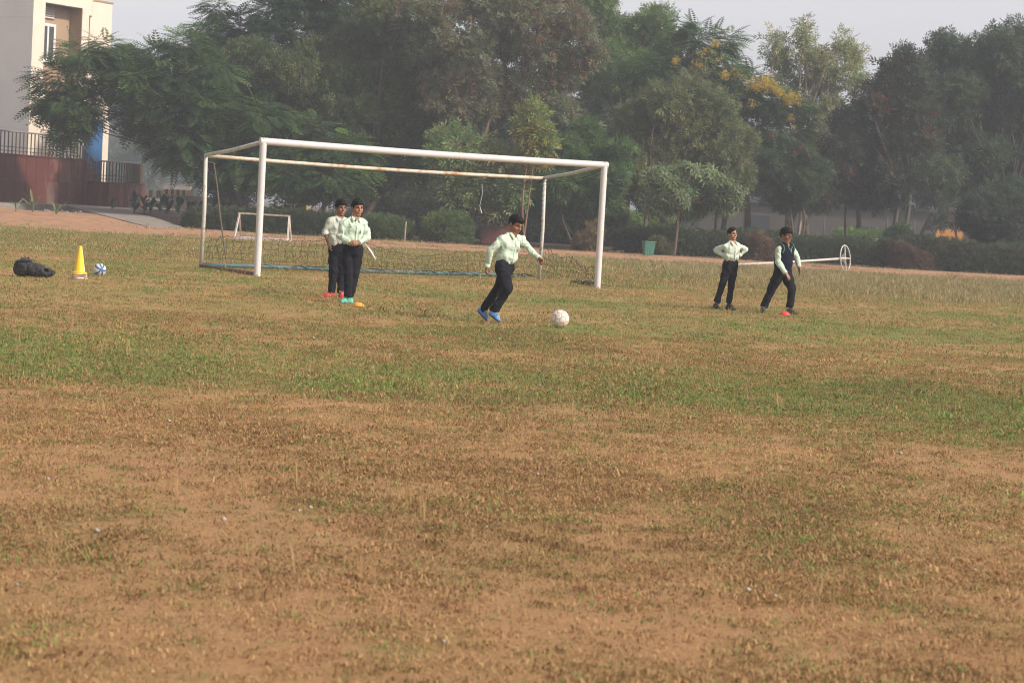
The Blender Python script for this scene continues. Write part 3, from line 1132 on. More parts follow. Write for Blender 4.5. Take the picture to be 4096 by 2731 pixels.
    for s_ in 'ab':
        hp_, kn, an = J['hip' + s_], J['kn' + s_], J['an' + s_]
        T.add(seg(hp_, lerp(hp_, kn, .5), .087 * k, .078 * k), .025)
        T.add(seg(lerp(hp_, kn, .5), kn, .078 * k, .066 * k), .02)
        T.add(seg(kn, an, .064 * k, .052 * k, True), .015)
        T.add(seg(lerp(kn, an, .8), an, .053 * k, .056 * k, True), .01)
    T.clip(wtop, up)
    V, F = T.mesh(1)
    V = folds(V, F, .011, .12, .25, seed + 2)
    V = folds(V, F, .004, .09, .6, seed + 12)
    V = creases(V, F, .009, .09, seed + 5)
    tr = obj('trousers', V, F, M['navy'], root)
    tb = bvh(V, F)
    # belt with buckle
    mb = MB()
    ring = []
    cen = Wc + up * .02
    for i in range(32):
        a = 2 * PI * i / 32
        d = nrm(fwd * math.cos(a) + sd0 * math.sin(a))
        q = onto(tb, cen, d, .003)
        ring.append(q if q is not None else cen + d * .11)
    VV = [r + up * (-.014) for r in ring] + [r + up * .014 for r in ring] + [r * 1.0 + up * .014 - nrm(r - cen) * .006 for r in ring]
    FF = [(i, (i + 1) % 32, 32 + (i + 1) % 32, 32 + i) for i in range(32)] + [(32 + i, 32 + (i + 1) % 32, 64 + (i + 1) % 32, 64 + i) for i in range(32)]
    mb.add(VV, FF)
    if not vest:
        bl = mb.build('belt', M['belt'], tr, smooth=True)
        q = onto(tb, cen, fwd, .007)
        if q is not None:
            MB().box(q, (.05, .008, .032), np.stack([sd0, fwd, up], 1)).build('buckle', M['buckle'], tr, bevel=.002)

    # ---- shirt
    arms = [J[a + b] for a in ('sh', 'el', 'wr') for b in 'ab']
    S = SDF(np.minimum.reduce(arms + [Wc, N]) - .17, np.maximum.reduce(arms + [Wc, N]) + .17, .0068)
    Bl = lerp(Wc, N, .2)
    S.add(eseg(Wc - up * .02, Bl, sd0, (.112 * k, .086 * k), (.144 * k, .114 * k)), .02)
    S.add(eseg(Bl, C, sd0, (.144 * k, .114 * k), (.146 * k, .106 * k)), .02)
    S.add(eseg(C, lerp(Wc, N, .93), sd0, (.146 * k, .106 * k), (.092 * k, .057 * k)), .03)
    S.clip(Wc - up * .03, -up)
    for s_ in 'ab':
        sh, el, wr = J['sh' + s_], J['el' + s_], J['wr' + s_]
        S.add(seg(lerp(N, sh, .3) - up * .028, sh - up * .004, .05 * k, .05 * k), .035)
        S.add(seg(sh, lerp(sh, el, .5), .054 * k, .051 * k), .025)
        S.add(seg(lerp(sh, el, .5), el, .051 * k, .046 * k), .015)
        if rolled and s_ == 'a':
            S.add(seg(el, lerp(el, wr, .28), .048 * k, .05 * k, True), .012)
        else:
            S.add(seg(el, wr, .046 * k, .035 * k, True), .012)
    S.sub(seg(N - up * .012 + fwd * .006, N + up * .12 + fwd * .03, .046 * k, .06 * k), .006)
    S.sub(seg(N + fwd * .075 - up * .0, N + fwd * .10 - up * (.075 if not under else .125), .030 if not under else .027, .008 if not under else .006), .006)
    V, F = S.mesh(1)
    V = folds(V, F, .013, .12, .40, seed)
    V = folds(V, F, .0055, .06, .8, seed + 4)
    V = creases(V, F, .011 if not vest else .005, .075, seed)
    st = obj('shirt', V, F, M[shirt], root)
    sb = bvh(V, F)
    # collar: band and two pointed leaves
    cc = N - up * .012 + fwd * .004
    nA = 29
    VV = []
    for i in range(nA):
        ph = math.radians(-163 + 326 * i / (nA - 1))
        d = -fwd * math.cos(ph) + sd0 * math.sin(ph)
        a = abs(ph) / math.radians(163)
        ft = max(0, (a - .62) / .38)
        top = .046 - .026 * a ** 2
        VV += [cc + d * .052 * k + up * (.004 - .03 * ft), cc + d * (.05 + .006 * a) * k + up * (top - .012 * ft),
               cc + d * (.07 + .012 * a) * k + up * (.004 - .058 * ft ** 1.3) + fwd * .012 * ft + np.sign(ph) * sd0 * .022 * ft]
    FF = []
    for i in range(nA - 1):
        FF += [(3 * i, 3 * i + 3, 3 * i + 4, 3 * i + 1), (3 * i + 1, 3 * i + 4, 3 * i + 5, 3 * i + 2)]
    co = MB().add(VV, FF).build('collar', M[shirt], st, smooth=True)
    sol = co.modifiers.new('thickness', 'SOLIDIFY'); sol.thickness = .0035; sol.offset = 0
    # placket, buttons, cuffs, pocket badge
    if not vest:
        rowl, rowr = [], []
        for t in np.linspace(.84, .03, 15):
            c = lerp(Wc, N, t)
            a_, b_ = onto(sb, c - sd0 * .013, fwd, .0032), onto(sb, c + sd0 * .013, fwd, .0032)
            if a_ is None or b_ is None: continue
            rowl.append(a_); rowr.append(b_)
        n_ = len(rowl)
        if n_ > 3:
            VV = rowl + rowr
            FF = [(i, n_ + i, n_ + i + 1, i + 1) for i in range(n_ - 1)]
            pl = MB().add(VV, FF).build('placket', M[shirt], st, smooth=True)
            sol = pl.modifiers.new('thickness', 'SOLIDIFY'); sol.thickness = .005; sol.offset = 0
            for t in (.12, .3, .48, .66):
                c = onto(sb, lerp(Wc, N, t), fwd, .007)
                if c is not None:
                    mb = MB(); mb.tube([Vector(c), Vector(c + fwd * .003)], .0055, 8); mb.build('button', M['button'], st)
        if emblem:
            c = onto(sb, lerp(Wc, N, emb[0]) + sd0 * emb[1], fwd, .004)
            if c is not None:
                h = sb.find_nearest(Vector(c))
                n0 = nrm(np.array(h[1])) if h[1] is not None else fwd
                if np.dot(n0, fwd) < 0: n0 = -n0
                ex = nrm(sd0 - n0 * np.dot(sd0, n0)); ey = np.cross(n0, ex)
                if np.dot(ey, up) < 0: ey = -ey
                c = c + n0 * .003
                mb = MB(); mb.tube([Vector(c), Vector(c + n0 * .0015)], .024, 20)
                em = mb.build('badge', M['badge_white'], st)
                mb = MB()
                for i in range(24):
                    a0, a1 = 2 * PI * i / 24, 2 * PI * (i + 1) / 24
                    f_ = lambda a, r: c + n0 * .0022 + (ex * math.cos(a) + ey * math.sin(a)) * r
                    if i % 3 != 2: mb.add([f_(a0, .0185), f_(a1, .0185), f_(a1, .022), f_(a0, .022)], [(0, 1, 2, 3)])
                # small star-like figure in the middle
                star = [c + n0 * .0022 + (ex * math.sin(2 * PI * i / 8) + ey * math.cos(2 * PI * i / 8)) * (.0115 if i % 2 == 0 else .0042) for i in range(8)]
                mb.add(star, [tuple(range(8))[::-1]])
                mb.build('badge_print', M['badge_purple'], st)
                mb = MB(); mb.box(c - ey * .013 + n0 * .0022, (.016, .003, .001), np.stack([ex, ey, n0], 1)); mb.build('badge_scroll', M['badge_red'], st)
                # pocket edges behind the badge
                mb = MB()
                pts = []
                for (x, y) in ((-.036, .04), (-.036, -.042), (0, -.056), (.036, -.042), (.036, .04), (-.036, .04)):
                    q = onto(sb, lerp(Wc, N, emb[0]) + sd0 * (emb[1] + x) + up * (y - .004), fwd, .0008)
                    if q is not None: pts.append(Vector(q))
                if len(pts) > 3: mb.tube(pts, .0022, 5); mb.build('pocket_seam', M[shirt], st, smooth=True)
    for s_ in 'ab':
        el, wr = J['el' + s_], J['wr' + s_]
        ax = nrm(wr - el)
        mb = MB()
        if rolled and s_ == 'a':
            e = lerp(el, wr, .28); rr = .054 * k; hh = .045
        else:
            e = wr; rr = .0375 * k; hh = .045
        prof = [e - ax * hh, e - ax * hh, e - ax * .002, e + ax * .001, e + ax * .0005, e - ax * .03]
        mb.tube([Vector(q) for q in prof], [rr * .93, rr, rr * .99, rr * .96, rr * .85, rr * .82], 18, caps=False)
        mb.build('cuff', M[shirt], st, smooth=True)
    if under:
        mb = MB()
        S = SDF(N - .16, N + .16, .006)
        S.add(eseg(C, lerp(Wc, N, .96), sd0, (.12 * k, .088 * k), (.085 * k, .052 * k)), .02)
        S.add(seg(N - up * .03, N + up * .006 + fwd * .006, .050 * k, .049 * k, True), .01)
        V, F = S.mesh(1)
        obj('undershirt', V, F, M['undershirt'], root)
    if vest:
        S = SDF(np.minimum(J['sha'], J['shb']) - .45, np.maximum(J['sha'], J['shb']) + .25, .0068)
        g = .021
        S.add(eseg(Wc - up * .06, Bl, sd0, (.118 * k + g, .092 * k + g), (.143 * k + g, .113 * k + g)), .02)
        S.add(eseg(Bl, C, sd0, (.143 * k + g, .113 * k + g), (.146 * k + g, .108 * k + g)), .02)
        S.add(eseg(C, lerp(Wc, N, .93), sd0, (.146 * k + g, .108 * k + g), (.09 * k + g, .055 * k + g)), .03)
        for s_ in 'ab':
            sh, el = J['sh' + s_], J['el' + s_]
            S.add(seg(lerp(N, sh, .3) - up * .022, lerp(N, sh, .86) - up * .002, .05 * k + g * 1.3, .05 * k + g), .035)
        for s_, sg in (('a', -1), ('b', 1)):
            sh, el = J['sh' + s_], J['el' + s_]
            S.sub(seg(sh + sd0 * sg * .040 + up * .02, lerp(sh, el, .6) + sd0 * sg * .034, .060 * k, .056 * k), .006)
        S.sub(seg(N - up * .012 + fwd * .006, N + up * .12 + fwd * .03, .050 * k, .062 * k), .006)
        vtip = lerp(Wc, N, .72)
        S.sub(seg(N + fwd * .065 + up * .02, vtip + fwd * .17, .036, .003), .004)
        S.clip(Wc - up * .055, -up)
        V, F = S.mesh(1)
        V = folds(V, F, .006, .09, .4, seed + 3)
        vo = obj('vest', V, F, M['navy_knit'], root)
        vb = bvh(V, F)
        for off, mm in ((0, 'knit_green'), (.010, 'knit_green')):
            mb = MB()
            pts = []
            for i in range(9):
                t = (i - 4) / 4
                c = lerp(vtip - up * off, N - up * .012, abs(t)) + sd0 * np.sign(t) * abs(t) * (.046 + off)
                q = onto(vb, c, fwd, .003)
                if q is not None: pts.append(Vector(q))
            if len(pts) > 3:
                mb.tube(pts, .0024, 6); mb.build('neck_trim', M[mm], vo, smooth=True)
        for s_, sg in (('a', -1), ('b', 1)):
            sh, el = J['sh' + s_], J['el' + s_]
            for off in (0., .011):
                mb = MB()
                c = lerp(sh, N, .06) - up * .015; ax = nrm(sd0 * sg + up * .25); e1 = nrm(np.cross(ax, fwd)); e2 = np.cross(ax, e1)
                pts = []
                for i in range(25):
                    a = 2 * PI * i / 24
                    q = vb.find_nearest(Vector(c - ax * off + (e1 * math.cos(a) * .085 + e2 * math.sin(a) * .085)))
                    pts.append(Vector(np.array(q[0]) + np.array(q[1]) * .002))
                mb.tube(pts, .0022, 5); mb.build('armhole_trim', M['knit_green'], vo, smooth=True)
    if glasses:
        mb = MB()
        for sg in (-1, 1):
            c = hp(sg * .032, .098, -.002)
            pts = [Vector(c + hr * .0235 * math.cos(2 * PI * i / 16) * (1 if abs(math.cos(2 * PI * i / 16)) < .8 else 1.02) * hs + hu * .018 * math.sin(2 * PI * i / 16) * hs) for i in range(17)]
            mb.tube(pts, .0022, 6)
            mb.tube([Vector(hp(sg * .056, .096, .008)), Vector(hp(sg * .074, .07, .008)), Vector(hp(sg * .079, .0, .004))], .0022, 6)
        mb.tube([Vector(hp(-.009, .1, .004)), Vector(hp(0, .103, .007)), Vector(hp(.009, .1, .004))], .002, 6)
        gl = mb.build('spectacles', M['specs'], root, smooth=True)
        for sg in (-1, 1):
            mb = MB(); c = hp(sg * .032, .098, -.002)
            mb.add([c + hr * .022 * math.cos(2 * PI * i / 14) * hs + hu * .0165 * math.sin(2 * PI * i / 14) * hs for i in range(14)], [tuple(range(14))])
            mb.build('lens', M['lens'], gl)
    if socks:
        mb = MB()
        for s_ in 'ab':
            an, kn = J['an' + s_], J['kn' + s_]
            ax = nrm(an - kn)
            mb = MB(); mb.tube([Vector(an - ax * .06), Vector(an + ax * .03)], .036 * k, 14); mb.build('sock', M['belt'], root, smooth=True)
    for s_ in 'ab':
        u_ = (0, 0, 1) if not shoe_up else shoe_up[s_]
        hl, to = J['heel' + s_], J['toe' + s_]
        if not shoe_up:
            hl, to = hl.copy(), to.copy()
            hl[2] = to[2] = .004
        shoe(root, hl, to, u_, J['an' + s_], shoes, sole, lace, k)
    return root

# ------------------------------------------------------------------ the five boys (joints read off the photograph, each with its own depth)
Zc = lambda d, a, b: (d, a, b)
person('boy in mint shirt and navy trousers running up to kick the pale ball', 25.35,
       dict(head=(2062, 899, -.01), neck=(2049, 937, 0), waist=(2019, 1050, .02), sha=(2006, 957, -.10), shb=(2086, 958, .08), ela=(1962, 1003, -.13), elb=(2122, 1001, .10),
            wra=(1948, 1068, -.08), wrb=(2156, 1033, .02), hipa=(2006, 1072, -.05), hipb=(2030, 1071, .07), kna=(2030, 1152, -.12), knb=(1994, 1150, .10), ana=(1976, 1244, -.04), anb=(1930, 1244, .10),
            heela=(1952, 1256, -.04), toea=(2007, 1292, -.10), heelb=(1905, 1242, .10), toeb=(1962, 1292, .06)),
       tf=(.78, -.62, 0), hf=(.66, -.66, -.36), hu=(.28, -.10, .95), k=.98, hs=1.04, shoes='shoe_blue', sole='sole_dark', lace='lace_yellow', fringe=.052, fringe_tilt=.15, skin=(.25, .112, .058),
       hands=dict(a=((-.15, -.05, -1), (1, .3, 0), 1.0, -1, 0), b=((.8, -.2, -.55), (-.3, -.6, -.8), .95, 1, 0)), seed=1.0, parting=1.0, emb=(.55, .07),
       shoe_up=dict(a=(.52, -.10, .85), b=(.66, -.08, .75)))
person('boy in mint shirt with clasped hands and mint green shoes, in front of another boy', 28.05,
       dict(head=(1430, 832, 0), neck=(1421, 872, 0), waist=(1411, 981, 0), sha=(1378, 895, -.05), shb=(1455, 893, .05), ela=(1359, 945, -.07), elb=(1468, 947, .0),
            wra=(1397, 970, -.19), wrb=(1436, 971, -.15), hipa=(1392, 1000, 0), hipb=(1428, 1000, 0), kna=(1392, 1092, -.03), knb=(1417, 1092, .03), ana=(1390, 1186, -.02), anb=(1401, 1184, .09),
            heela=(1397, 1203, .03), toea=(1364, 1217, -.06), heelb=(1394, 1198, .15), toeb=(1408, 1209, .0)),
       tf=(.38, -.92, 0), hf=(.47, -.88, -.08), hu=(0, -.05, 1), k=.98, shirt='shirt_mint', shoes='shoe_mint', sole='sole_white', lace=None, fringe=.056, fringe_tilt=-.1, skin=(.30, .145, .085), under=True,
       hands=dict(a=((1, -.25, .0), (.1, .95, -.1), .55, -1, 0), b=((-1, -.25, -.1), (.1, .95, -.1), .6, 1, 0)), seed=2.0, hairvol=.006, emb=(.52, .066))
person('boy in pale shirt and red shoes, hand in pocket, half hidden behind another boy', 29.4,
       dict(head=(1364, 832, 0), neck=(1358, 871, 0), waist=(1350, 977, 0), sha=(1325, 887, -.05), shb=(1386, 888, .05), ela=(1300, 925, -.06), elb=(1397, 938, .06),
            wra=(1314, 976, -.06), wrb=(1382, 972, -.10), hipa=(1336, 998, 0), hipb=(1368, 998, 0), kna=(1334, 1084, -.02), knb=(1364, 1084, .02), ana=(1327, 1168, 0), anb=(1363, 1172, .02),
            heela=(1341, 1184, .02), toea=(1278, 1187, -.06), heelb=(1364, 1180, .05), toeb=(1369, 1190, -.15)),
       tf=(.42, -.9, 0), hf=(.5, -.86, -.06), hu=(0, 0, 1), k=.98, shirt='shirt_pale', shoes='shoe_red', sole='sole_white', lace='lace_red', fringe=.05, skin=(.23, .105, .06), rolled=True, emblem=False,
       hands=dict(a=((.35, -.1, -1), (.9, .2, .3), .35, 1, 0)), seed=3.0, hairvol=.006)
person('smaller boy in cream green shirt standing with both hands on his hips', 32.7,
       dict(head=(2929, 936, 0), neck=(2932, 969, 0), waist=(2925, 1043, 0), sha=(2902, 985, -.04), shb=(2955, 984, .05), ela=(2861, 1002, .05), elb=(2982, 997, .12),
            wra=(2908, 1029, -.06), wrb=(2956, 1024, .07), hipa=(2911, 1060, 0), hipb=(2936, 1060, 0), kna=(2890, 1136, -.02), knb=(2927, 1139, .02), ana=(2869, 1208, 0), anb=(2916, 1211, .02),
            heela=(2854, 1232, .03), toea=(2884, 1239, -.12), heelb=(2902, 1231, .04), toeb=(2953, 1240, -.04)),
       tf=(.45, -.89, 0), hf=(.56, -.83, .05), hu=(-.05, 0, 1), k=.88, hs=.88, shirt='shirt_white', shoes='shoe_black', fringe=.07, fringe_tilt=-.55, skin=(.34, .175, .10), socks=True,
       hands=dict(a=((.85, -.35, .05), (-.1, .9, -.5), .35, 1, .3), b=((-.75, -.35, .1), (.3, .9, -.4), .35, -1, .3)), seed=4.0, emb=(.45, .06))
person('boy with spectacles in navy knitted vest striding past the red marker', 32.3,
       dict(head=(3145, 942, 0), neck=(3144, 980, 0), waist=(3130, 1072, 0), sha=(3117, 998, -.08), shb=(3168, 996, .08), ela=(3110, 1046, -.12), elb=(3186, 1031, .10),
            wra=(3143, 1093, -.20), wrb=(3197, 1069, .05), hipa=(3119, 1086, -.03), hipb=(3146, 1086, .03), kna=(3085, 1157, .02), knb=(3167, 1156, -.04), ana=(3057, 1228, .08), anb=(3161, 1228, .0),
            heela=(3054, 1238, .12), toea=(3051, 1257, -.10), heelb=(3143, 1246, .02), toeb=(3197, 1255, -.05)),
       tf=(.70, -.71, 0), hf=(.70, -.70, -.12), hu=(.08, 0, 1), k=.97, shirt='shirt_mint', shoes='shoe_black', fringe=.044, skin=(.27, .125, .07), vest=True, glasses=True, hairvol=.014, emblem=False,
       hands=dict(a=((.65, -.15, -.8), (-.4, .5, -.4), .25, 1, .6), b=((.25, -.1, -1), (-.9, -.2, 0), .3, 1, .4)), seed=5.0)

# ------------------------------------------------------------------ the goal
LF, RF, BL, BR = G(1028, 1104), G(2389, 1153), G(803, 1070), G(2156, 1116)
HT, HB = 2.42, 2.10
g = thing('football_goal', 'large white football goal with rusty rear frame and torn black net', 'goal', (LF + RF) / 2)
Zv = Vector((0, 0, 1))
LFt, RFt, BLt, BRt = LF + Zv * HT, RF + Zv * HT, BL + Zv * HB, BR + Zv * HB
bar = (RF - LF).normalized()
for a_ in (LF, RF):
    MB().tube([a_ - Zv * .05, a_ + Zv * .8, a_ + Zv * 1.6, a_ + Zv * (HT - .004)], .061, 24).build('post', M['white_post'], g, smooth=True).modifiers.new('e', 'EDGE_SPLIT')
MB().tube([LFt - bar * .061 - Zv * .061] + [LFt.lerp(RFt, t) - Zv * (.061 + .02 * math.sin(PI * t)) for t in np.linspace(.02, .98, 12)] + [RFt + bar * .061 - Zv * .061], .0625, 24).build('crossbar', M['white_post'], g, smooth=True).modifiers.new('e', 'EDGE_SPLIT')
mb = MB()
for t in (.1, .55, .93):
    c = LFt.lerp(RFt, t) - Zv * (.061 + .02 * math.sin(PI * t))
    MB().tube([c - bar * .006, c + bar * .006], .0640, 24).build('weld_band', M['pipe_white'], g)
for a_, t_, h_ in ((BL, BLt, 'pipe_white'), (BR, BRt, 'pipe_white')):
    MB().tube([a_ - Zv * .03, a_.lerp(t_, .5) + Vector((.02, 0, 0)), t_], .036, 16).build('rear_post', M[h_], g, smooth=True)
MB().tube([BLt.lerp(BRt, t) - Zv * (.035 * math.sin(PI * t) + .0) for t in np.linspace(0, 1, 10)], .036, 16).build('rear_bar', M['pipe_rust'], g, smooth=True)
for a_, b_ in ((LFt, BLt), (RFt, BRt)):
    MB().tube([a_ - Zv * .07, a_.lerp(b_, .5) - Zv * .05, b_ + Zv * .01], .036, 16).build('top_strut', M['pipe_white' if a_ is RFt else 'pipe_white'], g, smooth=True)
MB().tube([BL + Zv * .05 + (BR - BL) * t + Vector((0, 0, .01 * math.sin(9 * t))) for t in np.linspace(0, .96, 12)], .04, 14).build('ground_bar', M['teal'], g, smooth=True)
MB().box((LF + BL) / 2 + Zv * .035, ((LF - BL).length, .07, .06), Matrix.Rotation(math.atan2(LF.y - BL.y, LF.x - BL.x), 3, 'Z')).build('side_ground_bar', M['rust'], g, bevel=.01)

# torn net: the lower strip still stands along the rear bar and the right side
rg = np.random.default_rng(9)


def netstrip(name, A, B, nc_, hfun, nr_, seed, bulge):
    mb = MB()
    n_ = np.array([-(B - A).normalized().y, (B - A).normalized().x, 0])
    grid = []
    for i in range(nc_ + 1):
        t = i / nc_
        hh = hfun(t)
        col_ = []
        for j in range(nr_ + 1):
            w = j / nr_
            p = np.array(A.lerp(B, t)) + np.array([0, 0, .04 + hh * w ** .9])
            p += n_ * (bulge * math.sin(PI * w) * (.6 + .5 * math.sin(t * 9 + seed)) + rg.normal(0, .012)) + np.array([rg.normal(0, .018), 0, rg.normal(0, .012)])
            col_.append(p)
        grid.append(col_)
    for i in range(nc_ + 1):
        mb.tube([Vector(p) for p in grid[i]], .0034, 3, caps=False)
    for j in range(nr_ + 1):
        pts = []
        for i in range(nc_):
            a, b = grid[i][j], grid[i + 1][j]
            pts += [Vector(a), Vector((a + b) / 2 - np.array([0, 0, .018 + .012 * rg.random()]))]
        pts.append(Vector(grid[nc_][j]))
        mb.tube(pts, .005 if j == nr_ else .0034, 3, caps=False)
    return mb.build(name, M['net'], g)


netstrip('net', BL.lerp(BR, .05), BR, 46, lambda t: .50 + .10 * math.sin(t * 7) + .06 * math.sin(t * 17 + 1), 5, 0, .12)
netstrip('net', BR, RF - bar * .03, 22, lambda t: .62 - .3 * t + .05 * math.sin(t * 14), 5, 2, .10)
netstrip('net', BL.lerp(LF, .02), BL.lerp(BR, .06), 5, lambda t: .45 + .12 * t, 4, 1, .08)
# thin hanging strands and heaped net at the foot of the right post
mb = MB()
for t in (.30, .43, .52, .61, .68, .74, .80, .86, .91, .96):
    a = BLt.lerp(BRt, t) - Zv * .05
    pts = [a + Vector((rg.normal(0, .05) * k_, .05 * k_, -(1.55) * k_)) for k_ in np.linspace(0, 1, 6)]
    if t > .6: mb.tube(pts, .0018, 3, caps=False)
for j in range(5):
    z0 = .75 + .22 * j
    mb.tube([BL.lerp(BR, t) + Zv * (z0 + .15 * math.sin(t * 5 + j) - .25 * (1 - t)) for t in np.linspace(.55, 1, 9)], .0018, 3, caps=False)
for i in range(14):
    a = BR.lerp(RF, .55 + .4 * rg.random()) + Vector((0, rg.normal(0, .08), .03))
    mb.tube([a, a + Vector((rg.normal(.1, .15), rg.normal(0, .1), .03 + .05 * rg.random())), a + Vector((rg.normal(.2, .2), rg.normal(0, .1), .01))], .007, 4)
for i in range(30):
    t = .05 + .9 * rg.random()
    a = BL.lerp(BR, t) + Vector((0, -.05, .08))
    mb.tube([a, a + Vector((.12, -.03 + rg.normal(0, .03), .02)), a + Vector((.3, rg.normal(0, .05), -.03))], .006, 4)
mb.build('net_heap', M['net'], g, kind='stuff')
# ropes
mb = MB()
s0, s1 = P(1110, 648, BLt.y + .6), BRt - Zv * .04
s0 = BLt.lerp(BRt, .22) - Zv * .04
mb.tube([s0.lerp(s1, t) - Zv * (.42 * 4 * t * (1 - t) * (1 - .25 * t)) for t in np.linspace(0, .52, 14)], .0055, 6)
mb.build('sagging_rope', M['rope_white'], g)
mb = MB()
mb.tube([s0.lerp(s1, t) - Zv * (.42 * 4 * t * (1 - t) * (1 - .25 * t)) for t in np.linspace(.0, 1, 20)], .007, 5)
for k_ in range(5):
    e = BLt.lerp(BRt, .50 + .05 * k_) - Zv * .03
    mb.tube([e.lerp(BRt - Zv * .05, t) - Zv * ((.10 + .05 * k_) * 4 * t * (1 - t)) for t in np.linspace(0, 1, 10)], .006, 4)
mb.tube([BRt - Zv * .06, BRt.lerp(RFt, .35) - Zv * .18, BRt.lerp(RFt, .7) - Zv * .2, RFt - Zv * .14], .007, 5)
mb.tube([BRt - Zv * .06, BRt.lerp(RFt, .4) - Zv * .32, RFt - Zv * .2], .004, 4)
mb.build('black_rope', M['net'], g)
mb = MB()
e = P(848, 640, BL.y + .2)
mb.tube([BLt - Zv * .1, P(856, 655, BL.y - .1), P(868, 740, BL.y - .1), P(880, 860, BL.y - .1), P(897, 985, BL.y - .1), P(906, 1050, BL.y - .1)], [.012, .013, .012, .016, .012, .008], 6)
mb.tube([BLt - Zv * .15, P(838, 690, BL.y - .05), P(858, 705, BL.y - .1), P(838, 722, BL.y - .05)], .006, 5)
mb.build('hanging_rope', M['rope'], g)
mb = MB()
for z_ in (.55, .72, 1.0, 1.24, 1.5, 1.9, 2.15):
    c = LF + Zv * z_
    mb.tube([c + Vector((.0625 * math.cos(a), .0625 * math.sin(a), .05 * math.cos(a))) for a in np.linspace(-PI * .95, .1, 9)], .0035, 4)
mb.build('lashing', M['rope_white'], g, kind='stuff')
mb = MB()
for z_ in np.linspace(.5, 1.95, 15):
    c = BR + Zv * z_
    mb.tube([c + Vector((.038 * math.cos(a), .038 * math.sin(a), .02 * math.cos(a))) for a in np.linspace(-PI, 0.0, 7)], .004, 4)
for t_ in np.linspace(.03, .97, 26):
    c = BLt.lerp(BRt, t_) - Zv * (.035 * math.sin(PI * t_))
    mb.tube([c + bar * (.03 * math.cos(a)) + Vector((0, .038 * math.cos(a), .038 * math.sin(a))) for a in np.linspace(0, 2 * PI, 9)], .0035, 4)
mb.build('lashing', M['net'], g, kind='stuff')
mb = MB()
t0 = BLt.lerp(BRt, .80) - Zv * .2
mb.tube([t0 - Zv * .0, t0 - Zv * .2 + Vector((.02, 0, 0)), t0 - Zv * .45 + Vector((-.02, 0, 0)), t0 - Zv * .6 + Vector((.03, 0, 0))], [.006, .006, .005, .012], 5)
mb.build('rope_end', M['rope_white'], g)
a_, b_ = P(1458, 972, BL.y + .5), P(1502, 1036, BL.y + .45)
mb = MB()
mb.tube([a_, a_.lerp(b_, .5) + Vector((.02, 0, 0)), b_], [.045, .04, .022], 8, flat=.2)
mb.build('cloth_strip', M['badge_white'], g, smooth=True)

# ------------------------------------------------------------------ small goal by the track
A, B_ = G(936, 955), G(1150, 968)
gs = thing('small_goal', 'small white rusty goal frame at the edge of the dirt track', 'goal', (A + B_) / 2)
dv = (B_ - A).normalized(); bk = Vector((-dv.y, dv.x, 0))
hh = .80
for q, sg in ((A, 1), (B_, -1)):
    top = q + Zv * hh + dv * .06 * sg + bk * .22
    MB().box((q + top) / 2, (.06, .05, (top - q).length), (top - q).to_track_quat('Z', 'Y').to_matrix()).build('post', M['pipe_white'], gs, bevel=.006)
    q2 = q + bk * .5 + dv * .05 * sg
    MB().box((q2 + top) / 2, (.05, .045, (top - q2).length), (top - q2).to_track_quat('Z', 'Y').to_matrix()).build('rear_strut', M['pipe_rust'], gs, bevel=.006)
    MB().box((q2 + q) / 2 + Zv * .03, (.05, .05, (q2 - q).length), (q2 - q).to_track_quat('Z', 'Y').to_matrix()).build('side_rail', M['pipe_white'], gs, bevel=.006)
ta, tb_ = A + Zv * (hh + .02) + bk * .22 + dv * .03, B_ + Zv * (hh + .02) + bk * .22 - dv * .03
rz = Matrix.Rotation(math.atan2(dv.y, dv.x), 3, 'Z')
MB().box((ta + tb_) / 2, ((tb_ - ta).length, .05, .05), rz).build('crossbar', M['pipe_rust'], gs, bevel=.006)
MB().box((A + B_) / 2 + Zv * .045, ((B_ - A).length, .09, .09), rz).build('base_board', M['white_post'], gs, bevel=.01)
MB().box((A + B_) / 2 + bk * .5 + Zv * .04, ((B_ - A).length - .1, .07, .08), rz).build('rear_board', M['white_post'], gs, bevel=.01)

# ------------------------------------------------------------------ net stand lying on its side
hc = G(3378, 1085) + Zv * .43
ps = thing('net_stand', 'rusty white pole with a hoop base lying on its side in the tall grass', 'stand', (hc.x, hc.y, 0))
tip = G(2850, 1070) + Zv * .05
ax = (hc - tip).normalized()
ax2 = Vector((.85, -.51, .12)).normalized()
e1 = ax2.cross(Zv).normalized(); e2 = e1.cross(ax2)
mb = MB(); mb.tube([hc + e1 * .43 * math.cos(2 * PI * i / 40) + e2 * .43 * math.sin(2 * PI * i / 40) for i in range(41)], .019, 10); mb.build('hoop', M['pipe_white'], ps, smooth=True)
for e in (e1, e2):
    MB().box(hc, (.03, .03, .84), Matrix((e.cross(ax2), ax2, e)).transposed()).build('spoke', M['pipe_white'], ps)
MB().tube([tip, tip.lerp(hc, .5) - Zv * .02, hc], .036, 14).build('pole', M['pipe_white'], ps, smooth=True)
MB().prism([hc + e2 * .02, hc - ax2 * .22, hc + e2 * .2], e1 * .02).build('gusset', M['pipe_white'], ps)
MB().prism([hc - e2 * .02, hc - ax2 * .22, hc - e2 * .2], e1 * .02).build('gusset', M['pipe_white'], ps)

